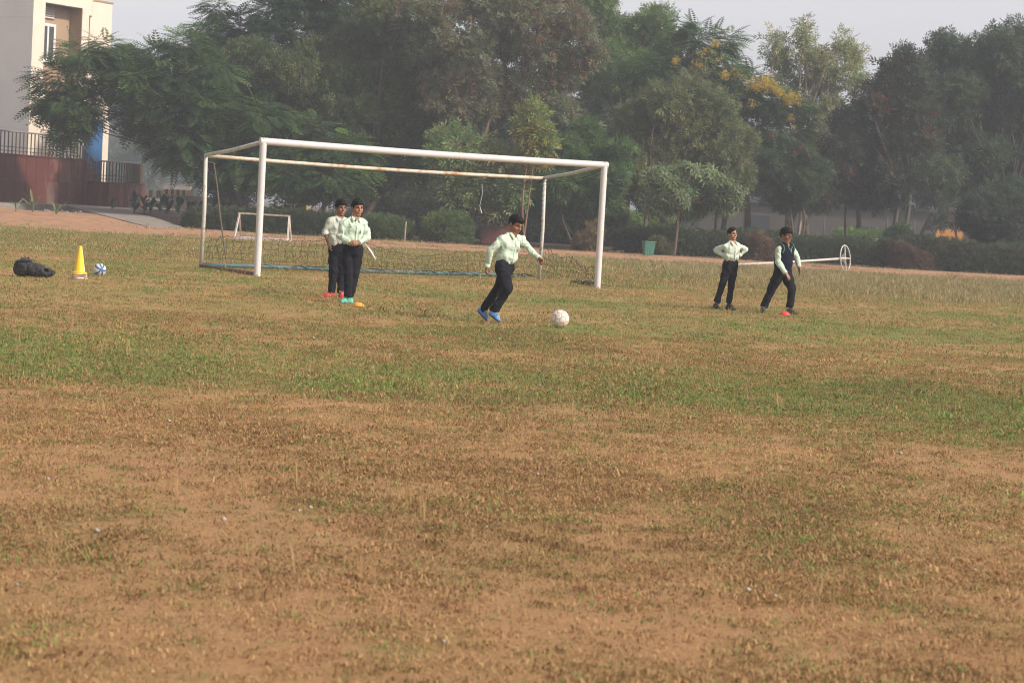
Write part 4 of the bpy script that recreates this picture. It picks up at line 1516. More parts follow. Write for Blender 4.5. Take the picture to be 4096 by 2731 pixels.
# ------------------------------------------------------------------ balls
M['ball_panel'] = mat('ball_panel', (0.66, 0.58, 0.5), 0.55, 0.08, 30, 0.1, 80, stain=(0.42, 0.3, 0.22), stain_amt=0.28, stain_scale=12)
M['ball_seam'] = mat('ball_seam', (0.2, 0.11, 0.08), 0.8, 0.2, 30)
ph = (1 + 5 ** .5) / 2
ico = [nrm(v) for v in [(0, a, b * ph) for a in (-1, 1) for b in (-1, 1)] + [(a, b * ph, 0) for a in (-1, 1) for b in (-1, 1)] + [(b * ph, 0, a) for a in (-1, 1) for b in (-1, 1)]]
ico = np.array(ico)
D = np.linalg.norm(ico[:, None] - ico[None], axis=-1)
E = D[D > .1].min() * 1.05
nb_ = [[j for j in range(12) if .1 < D[i, j] < E] for i in range(12)]
faces3 = [(i, j, k) for i in range(12) for j in nb_[i] if j > i for k in nb_[j] if k > j and k in nb_[i]]


def order(pts, c):
    n0 = nrm(c); e1 = nrm(pts[0] - n0 * np.dot(pts[0], n0)); e2 = np.cross(n0, e1)
    return [pts[i] for i in np.argsort([math.atan2(np.dot(p, e2), np.dot(p, e1)) for p in pts])]


polys = []
for i in range(12): polys.append(order([ico[i] * 2 / 3 + ico[j] / 3 for j in nb_[i]], ico[i]))
for f in faces3: polys.append(order([ico[a] * 2 / 3 + ico[b] / 3 for a in f for b in f if a != b], sum(ico[a] for a in f)))


def sph(mb, c, r, n=16, m_=10):
    mb.lathe(c, [(r * math.sin(PI * i / m_) + 1e-5, -r * math.cos(PI * i / m_)) for i in range(m_ + 1)], n)
    return mb


def football(label, c, r, rot):
    t = thing('football', label, 'ball', (c[0], c[1], c[2] - r))
    sph(MB(), c, r * .985, 24, 16).build('seam', M['ball_seam'], t, smooth=True)
    Rm = np.array(Matrix.Rotation(rot[0], 3, 'X') @ Matrix.Rotation(rot[1], 3, 'Y') @ Matrix.Rotation(rot[2], 3, 'Z'))
    for p in polys:
        cen = nrm(sum(p))
        n_ = len(p)
        ring = []
        for fr in (.93, .86, .5):
            for k in range(n_):
                for s2 in (0, .5):
                    q = p[k] * (1 - s2) + p[(k + 1) % n_] * s2
                    v = nrm(nrm(cen) * (1 - fr) * np.linalg.norm(sum(p) / n_) + q * fr)
                    ring.append(v * (r * (.988 if fr > .9 else 1.0)))
        V = np.array(ring + [cen * r]) @ Rm.T + np.array(c)
        m2 = 2 * n_
        F4 = [(a * m2 + k, a * m2 + (k + 1) % m2, (a + 1) * m2 + (k + 1) % m2, (a + 1) * m2 + k) for a in (0, 1) for k in range(m2)]
        F3 = [(2 * m2 + k, 2 * m2 + (k + 1) % m2, 3 * m2) for k in range(m2)]
        obj('panel', V, [np.array(F4), np.array(F3)], M['ball_panel'], t)
    return t


c = G(2238, 1312); football('scuffed cream white football with brown seams at the kicker\'s feet', (c.x, c.y, .112), .112, (.4, .35, .2))
c = G(397, 1108); r_ = .103
bt = thing('football', 'white football with blue bands beside the yellow cone', 'ball', (c.x, c.y, .008))
bc = np.array((c.x, c.y, r_ + .008))
M['ball_white'] = mat('ball_white', (0.56, 0.52, 0.49), 0.5, 0.06, 20, stain=(.4, .3, .22), stain_amt=.15, stain_scale=12)
M['ball_blue'] = mat('ball_blue', (0.05, 0.115, 0.24), 0.5, 0.2, 20)
sph(MB(), bc, r_, 32, 20).build('cover', M['ball_white'], bt, smooth=True)
for (n0, off, w) in (((.45, -.2, .85), .045, .013), ((-.6, -.45, .65), .02, .013), ((.85, .45, .2), .01, .013)):
    n0 = nrm(n0); e1 = nrm(np.cross(n0, (0, .3, 1))); e2 = np.cross(n0, e1)
    V, F = [], []
    for i in range(48):
        a = 2 * PI * i / 48
        for s2 in (-1, 0, 1):
            q = n0 * (off + s2 * w) + (e1 * math.cos(a) + e2 * math.sin(a)) * math.sqrt(r_ ** 2 - (off + s2 * w) ** 2)
            V.append(bc + nrm(q) * (r_ + .0012))
    for i in range(48):
        for j in (0, 1):
            F.append((i * 3 + j, ((i + 1) % 48) * 3 + j, ((i + 1) % 48) * 3 + j + 1, i * 3 + j + 1))
    MB().add(V, F).build('band', M['ball_blue'], bt, smooth=True)

# ------------------------------------------------------------------ cones and markers
M['cone_yellow'] = mat('cone_yellow', (0.72, 0.47, 0.015), 0.45, 0.06, 10)
M['cone_white'] = mat('cone_white', (0.68, 0.62, 0.54), 0.55, 0.08, 10)
M['cone_orange'] = mat('cone_orange', (0.55, 0.24, 0.08), 0.55, 0.1, 10)
c = G(317, 1116)
names = ['yellow training cone on top of a stack of cones', 'cream rim of the second cone from the top of the stack', 'orange rim of the third cone from the top of the stack',
         'cream rim of the fourth cone from the top of the stack', 'orange rim of the fifth cone from the top of the stack', 'cream bottom cone of the stack resting on the grass']
for i, lb in enumerate(names):
    z = .010 + (5 - i) * .0165
    cl = M['cone_yellow'] if i == 0 else (M['cone_white'] if i % 2 else M['cone_orange'])
    x_, y_ = c.x + random.uniform(-.008, .008), c.y + random.uniform(-.01, .01)
    hgt = .41
    t = thing('training_cone', lb, 'cone', (x_, y_, z), 'stacked training cones')
    prof = [(.112, 0.004), (.108, .014), (.088, .020), (.082, .034), (.024, hgt), (.020, hgt), (.074, .03), (.08, .006)]
    mb = MB(); mb.lathe((x_, y_, z), prof, 28); mb.build('cone_shell', cl, t, smooth=True).modifiers.new('e', 'EDGE_SPLIT')
    wv = .118 if i == 0 else .125
    mb = MB()
    ring = [(math.copysign(abs(math.cos(a)) ** .45, math.cos(a)), math.copysign(abs(math.sin(a)) ** .45, math.sin(a))) for a in np.linspace(0, 2 * PI, 32, endpoint=False)]
    ro = random.uniform(-.12, .12) + .3
    tilt = random.uniform(-.05, .05)
    rot2 = lambda p, s2: (x_ + s2 * (p[0] * math.cos(ro) - p[1] * math.sin(ro)), y_ + s2 * (p[0] * math.sin(ro) + p[1] * math.cos(ro)))
    VV = []
    for s2, dz in ((.08, .002), (wv * .93, 0.0), (wv * .93, .0065), (.08, .0085)):
        for p in ring:
            q = rot2(p, s2); VV.append((q[0], q[1], z + dz + tilt * p[0] * .05))
    FF = [(a * 32 + k, a * 32 + (k + 1) % 32, (a + 1) * 32 + (k + 1) % 32, (a + 1) * 32 + k) for a in range(3) for k in range(32)]
    MB().add(VV, FF).build('flange', cl, t)
M['disc_orange'] = mat('disc_orange', (0.72, 0.3, 0.03), 0.5, 0.08, 10)
M['disc_red'] = mat('disc_red', (0.62, 0.06, 0.05), 0.5, 0.08, 10)
for (u, v, mm, lb) in ((1433, 1228, 'disc_orange', 'orange disc marker on the grass by the mint green shoes'), (3138, 1262, 'disc_red', 'red disc marker on the grass before the boy in the vest')):
    c = G(u, v)
    mb = MB(); mb.lathe((c.x, c.y, .012), [(.093, 0), (.094, .003), (.06, .036), (.034, .052), (.028, .052), (.03, .047), (.055, .033), (.089, .0)], 28)
    o = mb.build('disc_marker', M[mm], None, (c.x, c.y, .012), smooth=True)
    tag(o, lb, 'marker')

# ------------------------------------------------------------------ black sack of kit
c = G(135, 1109)
bg = thing('kit_bag', 'slumped black fabric sack lying on the grass left of the cones', 'bag', c)
px = 8185 / c.y
B0 = np.array(c)
q = lambda x, z, y=0.0: B0 + np.array([x, y, z])
S = SDF(B0 - .45, B0 + .48, .008)
S.add(ell(q(-.17, .12), (.125, .13, .125)), .02)
S.add(ell(q(-.13, .22), (.10, .1, .06)), .04)
S.add(ell(q(0.0, .12, .0), (.15, .13, .1)), .05)
S.add(ell(q(.13, .085), (.14, .1, .075)), .04)
S.add(ell(q(.24, .07), (.075, .085, .06)), .03)
S.add(seg(q(-.13, .25), q(-.10, .275), .035, .03), .02)
S.sub(ell(q(.235, .11, -.045), (.075, .07, .04)), .015)
S.clip(q(0, .008), (0, 0, -1))
V, F = S.mesh(1)
V = folds(V, F, .026, .11, .9, 3.)
V = folds(V, F, .010, .045, 1., 8.)
V[:, 2] = np.maximum(V[:, 2], .004)
M['bag'] = mat('bag_fabric', (0.017, 0.016, 0.018), 0.75, 0.4, 12, 0.3, 60, sheen=.15)
M['bag_grey'] = mat('bag_patch', (0.075, 0.062, 0.055), 0.8, 0.25, 14)
obj('sack', V, F, M['bag'], bg)
bt_ = bvh(V, F)
mb = MB()
pts = []
for (x, z) in ((-.25, .09), (-.235, .06), (-.19, .045), (-.14, .05), (-.11, .08), (-.12, .12), (-.17, .14), (-.225, .13)):
    h = bt_.ray_cast(Vector(q(x, z, -.5)), Vector((0, 1, 0)))
    pts.append(np.array(h[0]) + np.array([0, -.006, 0]) if h[0] is not None else q(x, z, -.12))
mb.add(pts, [tuple(range(len(pts)))])
mb.build('patch', M['bag_grey'], bg)
mb = MB()
mb.tube([q(-.28, .21, -.03), q(-.22, .25, -.09), q(-.12, .24, -.11), q(-.02, .265, -.07), q(.03, .25, -.03)], [.012, .022, .025, .022, .012], 6, flat=.3)
mb.build('flap_edge', M['bag'], bg, smooth=True)
mb = MB()
mb.tube([q(.30, .05, -.05), q(.27, .12, -.07), q(.19, .15, -.05), q(.13, .12, -.04)], [.012, .012, .012, .01], 6, flat=.4)
mb.build('mouth_hem', M['bag_grey'], bg, smooth=True)
mb = MB()
mb.tube([q(.02, .2, -.10), q(.05, .12, -.135), q(.0, .06, -.14), q(.1, .03, -.13)], .01, 6, flat=.4)
mb.build('strap', M['bag'], bg, smooth=True)

# ------------------------------------------------------------------ green bin
c = G(2592, 1023)
M['bin'] = mat('bin_green', (0.07, 0.2, 0.15), 0.5, 0.2, 10, stain=(.1, .09, .07), stain_amt=.3)
bn = thing('waste_bin', 'green tapered plastic bin standing before the hedge', 'bin', (c.x, c.y, 0))
mb = MB()
hw = .2
for (s0_, z0, s1_, z1) in ((.155, .01, .2, .52),):
    for k in range(4):
        a = k * PI / 2 + .25
        ca, sa = math.cos(a), math.sin(a)
        f_ = lambda x, y, z: (c.x + x * ca - y * sa, c.y + x * sa + y * ca, z)
        mb.add([f_(-s0_, -s0_, z0), f_(s0_, -s0_, z0), f_(s1_, -s1_, z1), f_(-s1_, -s1_, z1)], [(0, 1, 2, 3)])
o = mb.build('bin_wall', M['bin'], bn); s_ = o.modifiers.new('t', 'SOLIDIFY'); s_.thickness = .012
Rz = Matrix.Rotation(.25, 3, 'Z')
mb = MB()
for k in range(4):
    a = k * PI / 2 + .25
    mb.box((c.x + .205 * math.cos(a), c.y + .205 * math.sin(a), .52), (.035, .445, .035), Matrix.Rotation(a, 3, 'Z'))
mb.build('rim', M['bin'], bn, bevel=.005)
MB().box((c.x, c.y, .02), (.3, .3, .02), Rz).build('bin_floor', M['bin'], bn)
mb = MB()
for k in range(5):
    x = -.12 + .06 * k
    a_ = Vector((c.x, c.y, 0)) + Rz @ Vector((x, -.162, .05)); b_ = Vector((c.x, c.y, 0)) + Rz @ Vector((x * 1.22, -.203, .48))
    mb.tube([a_, b_], .008, 5)
mb.build('ribs', M['bin'], bn)

# ------------------------------------------------------------------ school building on its red plinth
M['wall_cream'] = mat('wall_cream', (0.62, 0.54, 0.44), 0.85, 0.05, 1.2, 0.08, 25, stain=(0.5, 0.44, 0.37), stain_amt=0.2, stain_scale=1.0)
M['wall_cream_lifted'] = mat('wall_cream_lifted', (0.8, 0.755, 0.675), 0.85, 0.05, 0.9, 0.08, 25)  # side wall colour lightened to make up for sun that misses it
M['wall_brown'] = mat('wall_brown', (0.33, 0.23, 0.15), 0.85, 0.06, 1.5, 0.08, 25)
M['col_blue'] = mat('column_blue', (0.025, 0.10, 0.24), 0.7, 0.08, 2)
M['frame_white'] = mat('frame_white', (0.7, 0.67, 0.62), 0.5, 0.04, 5)
M['glass'] = mat('window_glass', (0.03, 0.035, 0.04), 0.06, 0.2, 2, spec=0.6)
M['louver'] = mat('louver', (0.5, 0.45, 0.4), 0.6, 0.05, 5)
M['granite'] = mat('red_granite', (0.115, 0.036, 0.03), 0.45, 0.22, 14, stain=(0.2, 0.1, 0.085), stain_amt=0.3, stain_scale=1.3, stretch=(1, 1, .35))
M['granite_b'] = mat('red_granite_pale', (0.165, 0.062, 0.046), 0.45, 0.22, 14, stain=(0.15, 0.11, 0.10), stain_amt=0.4, stain_scale=1.3, stretch=(1, 1, .35))
M['joint'] = mat('joint_mortar', (0.17, 0.13, 0.125), 0.9, 0.1, 10)
M['rail'] = mat('rail_bronze', (0.075, 0.05, 0.035), 0.45, 0.15, 10, metal=.2)
M['rail_top'] = mat('rail_steel', (0.3, 0.28, 0.28), 0.4, 0.1, 10, metal=.4)
M['concrete'] = mat('concrete', (0.24, 0.205, 0.175), 0.9, 0.15, 3, 0.3, 20, stain=(0.15, 0.12, 0.1), stain_amt=0.4, stain_scale=1.2)
M['earth'] = mat('bank_earth', (0.29, 0.17, 0.095), 0.95, 0.2, 4, 0.5, 12)
M['bed_earth'] = mat('bed_earth', (0.06, 0.04, 0.028), 0.95, 0.3, 4, 0.6, 9)
M['kerb_yellow'] = mat('kerb_yellow', (0.42, 0.27, 0.1), 0.8, 0.15, 8, stain=(.25, .2, .15), stain_amt=.3)
M['kerb_black'] = mat('kerb_black', (0.04, 0.04, 0.045), 0.8, 0.2, 8)
M['kerb_white'] = mat('kerb_white', (0.55, 0.47, 0.38), 0.8, 0.15, 8)

TH = math.radians(60)
tg = Vector((math.cos(TH), math.sin(TH), 0)); nn_ = Vector((math.sin(TH), -math.cos(TH), 0)); inn = -nn_
C0 = GD(102, 94.0)
RB = Matrix((tg, inn, Zv)).transposed()         # local x along the sunlit face, y into the building


def L(s, y, z): return C0 + tg * s + inn * y + Zv * z


def slab(mb, s0, s1, y0, y1, z0, z1):
    return mb.box(L((s0 + s1) / 2, (y0 + y1) / 2, (z0 + z1) / 2), (s1 - s0, y1 - y0, z1 - z0), RB)


bl = thing('school_building', 'cream school block with recessed brown window bay and blue column', 'building', C0)
slab(MB(), -.012, .1, .002, 9, 0, 13).build('side_wall', M['wall_cream_lifted'], bl)
slab(MB(), 0, .76, 0, .4, 0, 13).build('pier', M['wall_cream'], bl)
slab(MB(), 3.25, 3.72, 0, .5, 0, 13).build('pier', M['wall_cream'], bl)
slab(MB(), .76, 3.25, .0, .4, 9.72, 13).build('beam', M['wall_cream'], bl)
slab(MB(), .76, 3.25, .0, .4, 3.9, 5.55).build('spandrel', M['wall_cream'], bl)
slab(MB(), .76, 3.25, .06, .4, 0, 3.9).build('lower_wall', M['wall_cream'], bl)
slab(MB(), .1, 3.25, .76, .95, 5.2, 9.9).build('recess_wall', M['wall_brown'], bl)
slab(MB(), 3.235, 3.26, .02, .78, 5.5, 9.72).build('recess_side', M['wall_brown'], bl)
slab(MB(), .74, .765, .02, .78, 5.5, 9.72).build('recess_side', M['wall_brown'], bl)
slab(MB(), .76, 3.25, .4, .78, 5.35, 5.5).build('recess_floor', M['wall_brown'], bl)
slab(MB(), .1, 4.6, 1.2, 8.0, 0, 12.8).build('core', M['wall_cream_lifted'], bl)
# window
w = MB()
s0, s1, z0, z1 = .90, 2.2, 7.15, 8.78
slab(w, s0 - .06, s0, .70, .77, z0, z1); slab(w, s1, s1 + .06, .70, .77, z0, z1)
slab(w, s0 - .06, s1 + .06, .70, .77, z1, z1 + .07); slab(w, s0 - .1, s1 + .1, .64, .77, z0 - .09, z0)
wo_ = w.build('window_frame', M['frame_white'], bl)
for i in range(3):
    a = s0 + (s1 - s0) * i / 3; b_ = a + (s1 - s0) / 3
    slab(MB(), a + .05, b_ - .05, .735, .755, z0 + .05, z1 - .05).build('pane', M['glass'], wo_)
    fr = MB()
    slab(fr, a, a + .05, .715, .757, z0, z1); slab(fr, b_ - .05, b_, .715, .757, z0, z1); slab(fr, a + .05, b_ - .05, .715, .757, z1 - .05, z1); slab(fr, a + .05, b_ - .05, .715, .757, z0, z0 + .05)
    fr.build('sash', M['frame_white'], wo_)
lo_ = slab(MB(), .92, 2.12, .72, .77, 9.05, 10.1).build('vent', M['wall_brown'], bl)
for i in range(9):
    c = L(1.52, .70, 9.13 + .11 * i)
    MB().box(c, (1.16, .02, .1), RB @ Matrix.Rotation(math.radians(-40), 3, 'X')).build('louver_slat', M['louver'], lo_)
lo2 = slab(MB(), .8, 1.25, .03, .058, 3.55, 3.85).build('vent', M['wall_brown'], bl)
for i in range(4):
    MB().box(L(1.02, .02, 3.6 + .07 * i), (.44, .015, .06), RB @ Matrix.Rotation(math.radians(-40), 3, 'X')).build('louver_slat', M['louver'], lo2)
# far bay with curved soffit and the blue column below
slab(MB(), 3.72, 4.62, 1.0, 1.2, 0, 13).build('bay_wall', M['wall_cream'], bl)
arc = [L(3.72 + .92 * t, .02 + .18 * (1 - math.sin(PI * (.5 + .5 * t))) * 4, 9.45 - .0 * t) for t in np.linspace(0, 1, 9)]
MB().prism(arc + [L(4.64, 1.0, 9.45), L(3.72, 1.0, 9.45)], (0, 0, 3.4)).build('canopy', M['wall_cream'], bl)
slab(MB(), 4.62, 6.15, .75, 3.0, 0, 10.25).build('stair_block', M['wall_cream'], bl)
slab(MB(), 4.58, 6.19, .71, 3.04, 10.25, 10.33).build('coping', M['wall_brown'], bl)
slab(MB(), 3.75, 4.85, -.16, .7, .0, 4.6).build('blue_column', M['col_blue'], bl, bevel=.02)
slab(MB(), 4.85, 6.05, .55, .74, 0, 4.6).build('bay_wall', M['wall_cream'], bl)
for z in (2.2, 3.9, 5.6, 7.3, 9.0, 10.7):
    MB().box(L(-.016, 4.5, z), (.012, 9, .02), RB).build('groove', M['wall_cream_lifted'], bl)

# plinth
ZW = .55
up_pts = [GD(-180, 85.9), GD(0, 89.0), GD(330, 95.6)]
plp = thing('plinth', 'dark red granite clad plinth wall in front of the school block', 'wall', GD(150, 92))
a_, b_ = GD(-180, 85.9), GD(332, 95.6)
tp = (b_ - a_).normalized(); np_ = Vector((tp.y, -tp.x, 0)); RP = Matrix((tp, -np_, Zv)).transposed()
LW = (b_ - a_).length
ztop = 2.62
MB().box((a_ + b_) / 2 - np_ * .35 + Zv * (ztop / 2), (LW, .6, ztop - .02), RP).build('backing', M['joint'], plp)
x = 0.0
i = 0
while x < LW - .05:
    wd = min(random.uniform(.75, 1.15), LW - x)
    for (z0, z1) in ((.40, 1.52), (1.535, ztop - .04)):
        MB().box(a_ + tp * (x + wd / 2) + np_ * (-.02 + random.uniform(0, .006)) + Zv * ((z0 + z1) / 2), (wd - .022, .06, z1 - z0), RP).build('panel', M['granite'] if random.random() < .8 else M['granite_b'], plp)
    x += wd
    i += 1
MB().box((a_ + b_) / 2 - np_ * .25 + Zv * (ztop + .0), (LW + .06, .62, .05), RP).build('coping', M['granite'], plp)
# steps down to the landing
st_ = thing('stair', 'short flight of steps beside the red plinth', 'stairs', b_)
for k in range(4):
    z = ztop - .12 - .23 * k
    MB().box(b_ + tp * (.22 + .33 * k) - np_ * .5 + Zv * (z / 2), (.33, 1.1, z), RP).build('step', M['granite_b'], st_)
    MB().box(b_ + tp * (.22 + .33 * k) - np_ * .5 + Zv * (z + .022), (.40, 1.14, .045), RP).build('tread', M['concrete'], st_)
# curved lower wall
lowp = [GD(350, 95.9), GD(390, 95.2), GD(430, 94.9), GD(470, 95.0), GD(505, 95.5), GD(535, 96.4), GD(558, 97.8), GD(572, 99.6), GD(576, 101.5)]
lw = thing('plinth', 'lower curved red granite plinth wall at the corner with railing on top', 'wall', lowp[3])
zt = 1.63
nlow = []
for i in range(len(lowp)):
    t = (lowp[min(i + 1, len(lowp) - 1)] - lowp[max(i - 1, 0)]).normalized()
    nlow.append(Vector((t.y, -t.x, 0)))
V = []
for i, p in enumerate(lowp):
    V += [p - nlow[i] * .02 + Zv * .3, p - nlow[i] * .02 + Zv * zt, p - nlow[i] * .4 + Zv * zt, p - nlow[i] * .4 + Zv * .3]
F = [(4 * i + k, 4 * i + 4 + k, 4 * i + 4 + (k + 1) % 4, 4 * i + (k + 1) % 4) for i in range(len(lowp) - 1) for k in range(4)] + [(0, 1, 2, 3), tuple(4 * (len(lowp) - 1) + k for k in (3, 2, 1, 0))]
MB().add([tuple(q) for q in V], F).build('backing', M['joint'], lw)
for i in range(len(lowp) - 1):
    p, q_ = lowp[i], lowp[i + 1]
    for h in range(2):
        pa, pb = p.lerp(q_, h / 2), p.lerp(q_, (h + 1) / 2)
        t = (pb - pa); ln = t.length; t.normalize(); n2 = Vector((t.y, -t.x, 0))
        MB().box((pa + pb) / 2 + n2 * .012 + Zv * ((.4 + zt - .03) / 2), (ln - .012, .05, zt - .43), Matrix((t, -n2, Zv)).transposed()).build('panel', M['granite_b'] if random.random() < .7 else M['granite'], lw)
    t = (q_ - p).normalized(); n2 = Vector((t.y, -t.x, 0))
    MB().box((p + q_) / 2 - n2 * .15 + Zv * zt, ((q_ - p).length + .03, .45, .045), Matrix((t, -n2, Zv)).transposed()).build('coping', M['granite'], lw)


def railing(label, pts, h, gap, base):
    t = thing('railing', label, 'railing', base)
    seg_ = list(zip(pts[:-1], pts[1:]))
    for (p, q_) in seg_:
        n_ = max(1, int(round((q_ - p).length / gap)))
        for k in range(n_):
            c = p.lerp(q_, (k + .5) / n_)
            MB().box(c + Zv * (h / 2), (.044, .044, h), Matrix.Rotation(.6, 3, 'Z')).build('baluster', M['rail'], t)
    MB().tube([p + Zv * h for p in pts], .036, 8).build('top_rail', M['rail_top'], t, smooth=True)
    for zz_ in (.13, .30):
        MB().tube([p + Zv * zz_ for p in pts], .016, 6).build('lower_rail', M['rail'], t, smooth=True)
    return t


u0 = Zv * (ztop + .025)
railing('bronze balustrade along the top of the high red plinth', [a_ - np_ * .2 + u0, b_ - tp * .55 - np_ * .2 + u0], .98, .30, a_ - np_ * .2 + u0)
railing('sloping bronze handrail down the steps', [b_ - tp * .5 - np_ * .2 + u0, b_ + tp * 1.1 - np_ * .2 + Zv * (zt + .03)], .95, .28, b_ - tp * .5 - np_ * .2 + u0)
railing('bronze balustrade on the lower curved plinth', [lowp[i] - nlow[i] * .15 + Zv * (zt + .025) for i in range(len(lowp))], .96, .17, lowp[4] + Zv * zt)

# walkway slab, ramp, earth bank
wk = [GD(-200, 82.0), GD(0, 84.6), GD(250, 88.8), GD(640, 91.0), GD(760, 96), GD(640, 104), GD(330, 104), GD(-200, 92)]
MB().prism([(p.x, p.y, -.02) for p in wk], (0, 0, ZW)).build('walkway', M['concrete'], None, kind='structure')
ra = [GD(262, 88.95), GD(520, 89.9), GD(745, 77.4), GD(590, 76.8)]
V = [(ra[0].x, ra[0].y, ZW - .016), (ra[1].x, ra[1].y, ZW - .016), (ra[2].x, ra[2].y, .03), (ra[3].x, ra[3].y, .03)]
V += [(p[0], p[1], -.05) for p in V]
MB().add(V, [(0, 1, 2, 3), (0, 3, 7, 4), (1, 5, 6, 2), (3, 2, 6, 7), (0, 4, 5, 1)]).build('ramp', M['concrete'], None, kind='structure')
# low mound of orange earth spilling against the walkway
xs = np.linspace(GD(-160, 80).x, GD(300, 84).x, 40)
V, F = [], []
for j, t in enumerate(np.linspace(0, 1, 8)):
    for i, xx in enumerate(xs):
        yf, yb = 78.2 + .3 * math.sin(xx * 1.3), 83.6 + (xx - GD(0, 84).x) * .55 + .8
        yb = max(yb, yf + 2)
        hgt = (.30 + .12 * math.sin(xx * 1.7 + 1)) * sstep(0, 1, np.array(t)) * (1 - .55 * float(sstep(-.4, 1., np.array((xx - xs[0]) / (xs[-1] - xs[0]) - .3))))
        V.append((xx, yf + (yb - yf) * t, .01 + float(hgt) + .05 * float(vnoise(np.array([xx * 3, t * 6, 1.])))))
nx = len(xs)
F = [(j * nx + i, j * nx + i + 1, (j + 1) * nx + i + 1, (j + 1) * nx + i) for j in range(7) for i in range(nx - 1)]
MB().add(V, F).build('earth_bank', M['earth'], None, smooth=True, kind='structure')
# broken stones at the foot of the walkway
mb = MB()
rg = np.random.default_rng(3)
for i in range(170):
    p = GD(rg.uniform(175, 330), rg.uniform(82.5, 87.2)); r_ = rg.uniform(.03, .085)
    cs = np.array([(1, 0, 0), (-1, 0, 0), (0, 1, 0), (0, -1, 0), (0, 0, .8), (0, 0, -.8)]) * rg.uniform(.6, 1.3, (6, 3)) * r_
    mb.add(cs + np.array([p.x, p.y, .12 + rg.uniform(0, .22)]), [(0, 2, 4), (2, 1, 4), (1, 3, 4), (3, 0, 4), (2, 0, 5), (1, 2, 5), (3, 1, 5), (0, 3, 5)])
tag(mb.build('rubble', M['concrete']), 'heap of broken grey stones below the walkway edge', 'rubble', kind='stuff')

# raised flower bed under the cannas
bedp = [GD(500, 86.5), GD(700, 80.2), GD(770, 79.0), GD(1250, 80), GD(1250, 90), GD(560, 90.5)]
V = [(p.x, p.y, -.02) for p in bedp] + [(p.x * .998 + 0, p.y + (.9 if k < 4 else -.3), .42) for k, p in enumerate(bedp)]
n_ = len(bedp)
MB().add(V, [tuple(range(n_, 2 * n_))] + [(i, (i + 1) % n_, n_ + (i + 1) % n_, n_ + i) for i in range(n_)]).build('flower_bed', M['bed_earth'], None, kind='structure')

# road edge walls and painted kerb stones behind the goal
def kerbs(lbl, A, B, n, z, w=.32, h=.3, white=False):
    d = (B - A) / n
    R = Matrix.Rotation(math.atan2(d.y, d.x), 3, 'Z')
    for i in range(n):
        t = 'yellow' if i % 2 == 0 else 'black'
        mt = M['kerb_black'] if i % 2 else (M['kerb_white'] if white else M['kerb_yellow'])
        o = MB().box(A + d * (i + .5) + Zv * (z + h / 2), (d.length - .02, w, h), R).build('kerb_stone', mt, None, loc=A + d * (i + .5) + Zv * z, bevel=.03)
        od = ['leftmost', 'second', 'third', 'fourth', 'fifth', 'sixth', 'seventh', 'eighth', 'ninth'][i] + (' from left' if i else '')
        tag(o, f'{od} kerb stone, {"black" if i % 2 else ("cream" if white else "yellow")}, {lbl}', 'kerb stone', f'{"black" if i % 2 else "light"} kerb stones {lbl}')


def lowwall(label, A, B, z0, z1, w=.4, m_='concrete'):
    d = B - A
    o = MB().box((A + B) / 2 + Zv * ((z0 + z1) / 2), (d.length, w, z1 - z0), Matrix.Rotation(math.atan2(d.y, d.x), 3, 'Z')).build('low_wall', M[m_], None, loc=(A + B) / 2 + Zv * z0)
    # capping course
    c = MB().box((A + B) / 2 + Zv * (z1 + .03), (d.length + .05, w + .08, .06), Matrix.Rotation(math.atan2(d.y, d.x), 3, 'Z')).build('capping', M[m_], o)
    tag(o, label, 'wall')


lowwall('long low grey concrete wall behind the canna plants', GD(600, 108, 0), GD(1060, 104, 0), 0, .78)
lowwall('shorter concrete wall carrying striped kerb stones left of the goal', GD(650, 118, 0), GD(880, 116, 0), 0, 1.12)
lowwall('distant hazy brick wall behind the striped kerb stones', GD(650, 150, 0), GD(760, 150, 0), 0, 1.9)
kerbs('on the low wall left of the goal', GD(655, 118, 0), GD(758, 116.5, 0), 9, 1.19, .4, .32)
kerbs('beside the red plinth corner', GD(590, 124, 0), GD(650, 120, 0), 4, .95, .4, .45)
kerbs('behind the left rear goal post', GD(812, 112, 0), GD(872, 111, 0), 4, .84, .4, .32)
kerbs('between the tree trunks behind the goal', GD(1135, 100, 0), GD(1225, 98, 0), 5, .72, .4, .36)
kerbs('along the lawn strip at the far right', GD(3355, 108, 0), GD(3560, 104, 0), 9, .78, .3, .2, True)
kerbs('under the trees right of the goal', GD(2715, 112, 0), GD(2960, 112, 0), 9, .66, .3, .25)
M['far_path'] = mat('far_path', (0.3, 0.25, 0.2), 0.95, 0.1, 1.0)
pp = [GD(560, 93), GD(1300, 93), GD(1300, 103), GD(600, 107)]
MB().add([(p.x, p.y, .02) for p in pp], [(0, 1, 2, 3)]).build('road', M['far_path'], None, kind='structure')

# long boundary shed on the right, seen under the crowns
M['shed'] = mat('shed_wall', (0.11, 0.096, 0.08), 0.9, 0.08, .6, stain=(.10, .085, .07), stain_amt=.3, stain_scale=.5)
M['shed_door'] = mat('shed_door', (0.05, 0.052, 0.06), 0.7, 0.1, 3)
M['roof_sheet'] = mat('roof_sheet', (0.58, 0.58, 0.58), 0.5, 0.06, 2)
M['lawn'] = mat('verge', (0.10, 0.15, 0.035), 0.95, 0.35, 9, 0.6, 30)
M['orange_panel'] = mat('orange_panel', (0.5, 0.22, 0.05), 0.7, 0.1, 3)
A, B_ = GD(2560, 134), GD(4500, 128)
d = (B_ - A); R_ = Matrix.Rotation(math.atan2(d.y, d.x), 3, 'Z')
sh_ = thing('shed', 'long low tan shed with dark door under the trees on the right', 'building', (A + B_) / 2)
MB().box((A + B_) / 2 + Zv * 1.5, (d.length, 4, 3.0), R_).build('wall', M['shed'], sh_)
nrow = 14
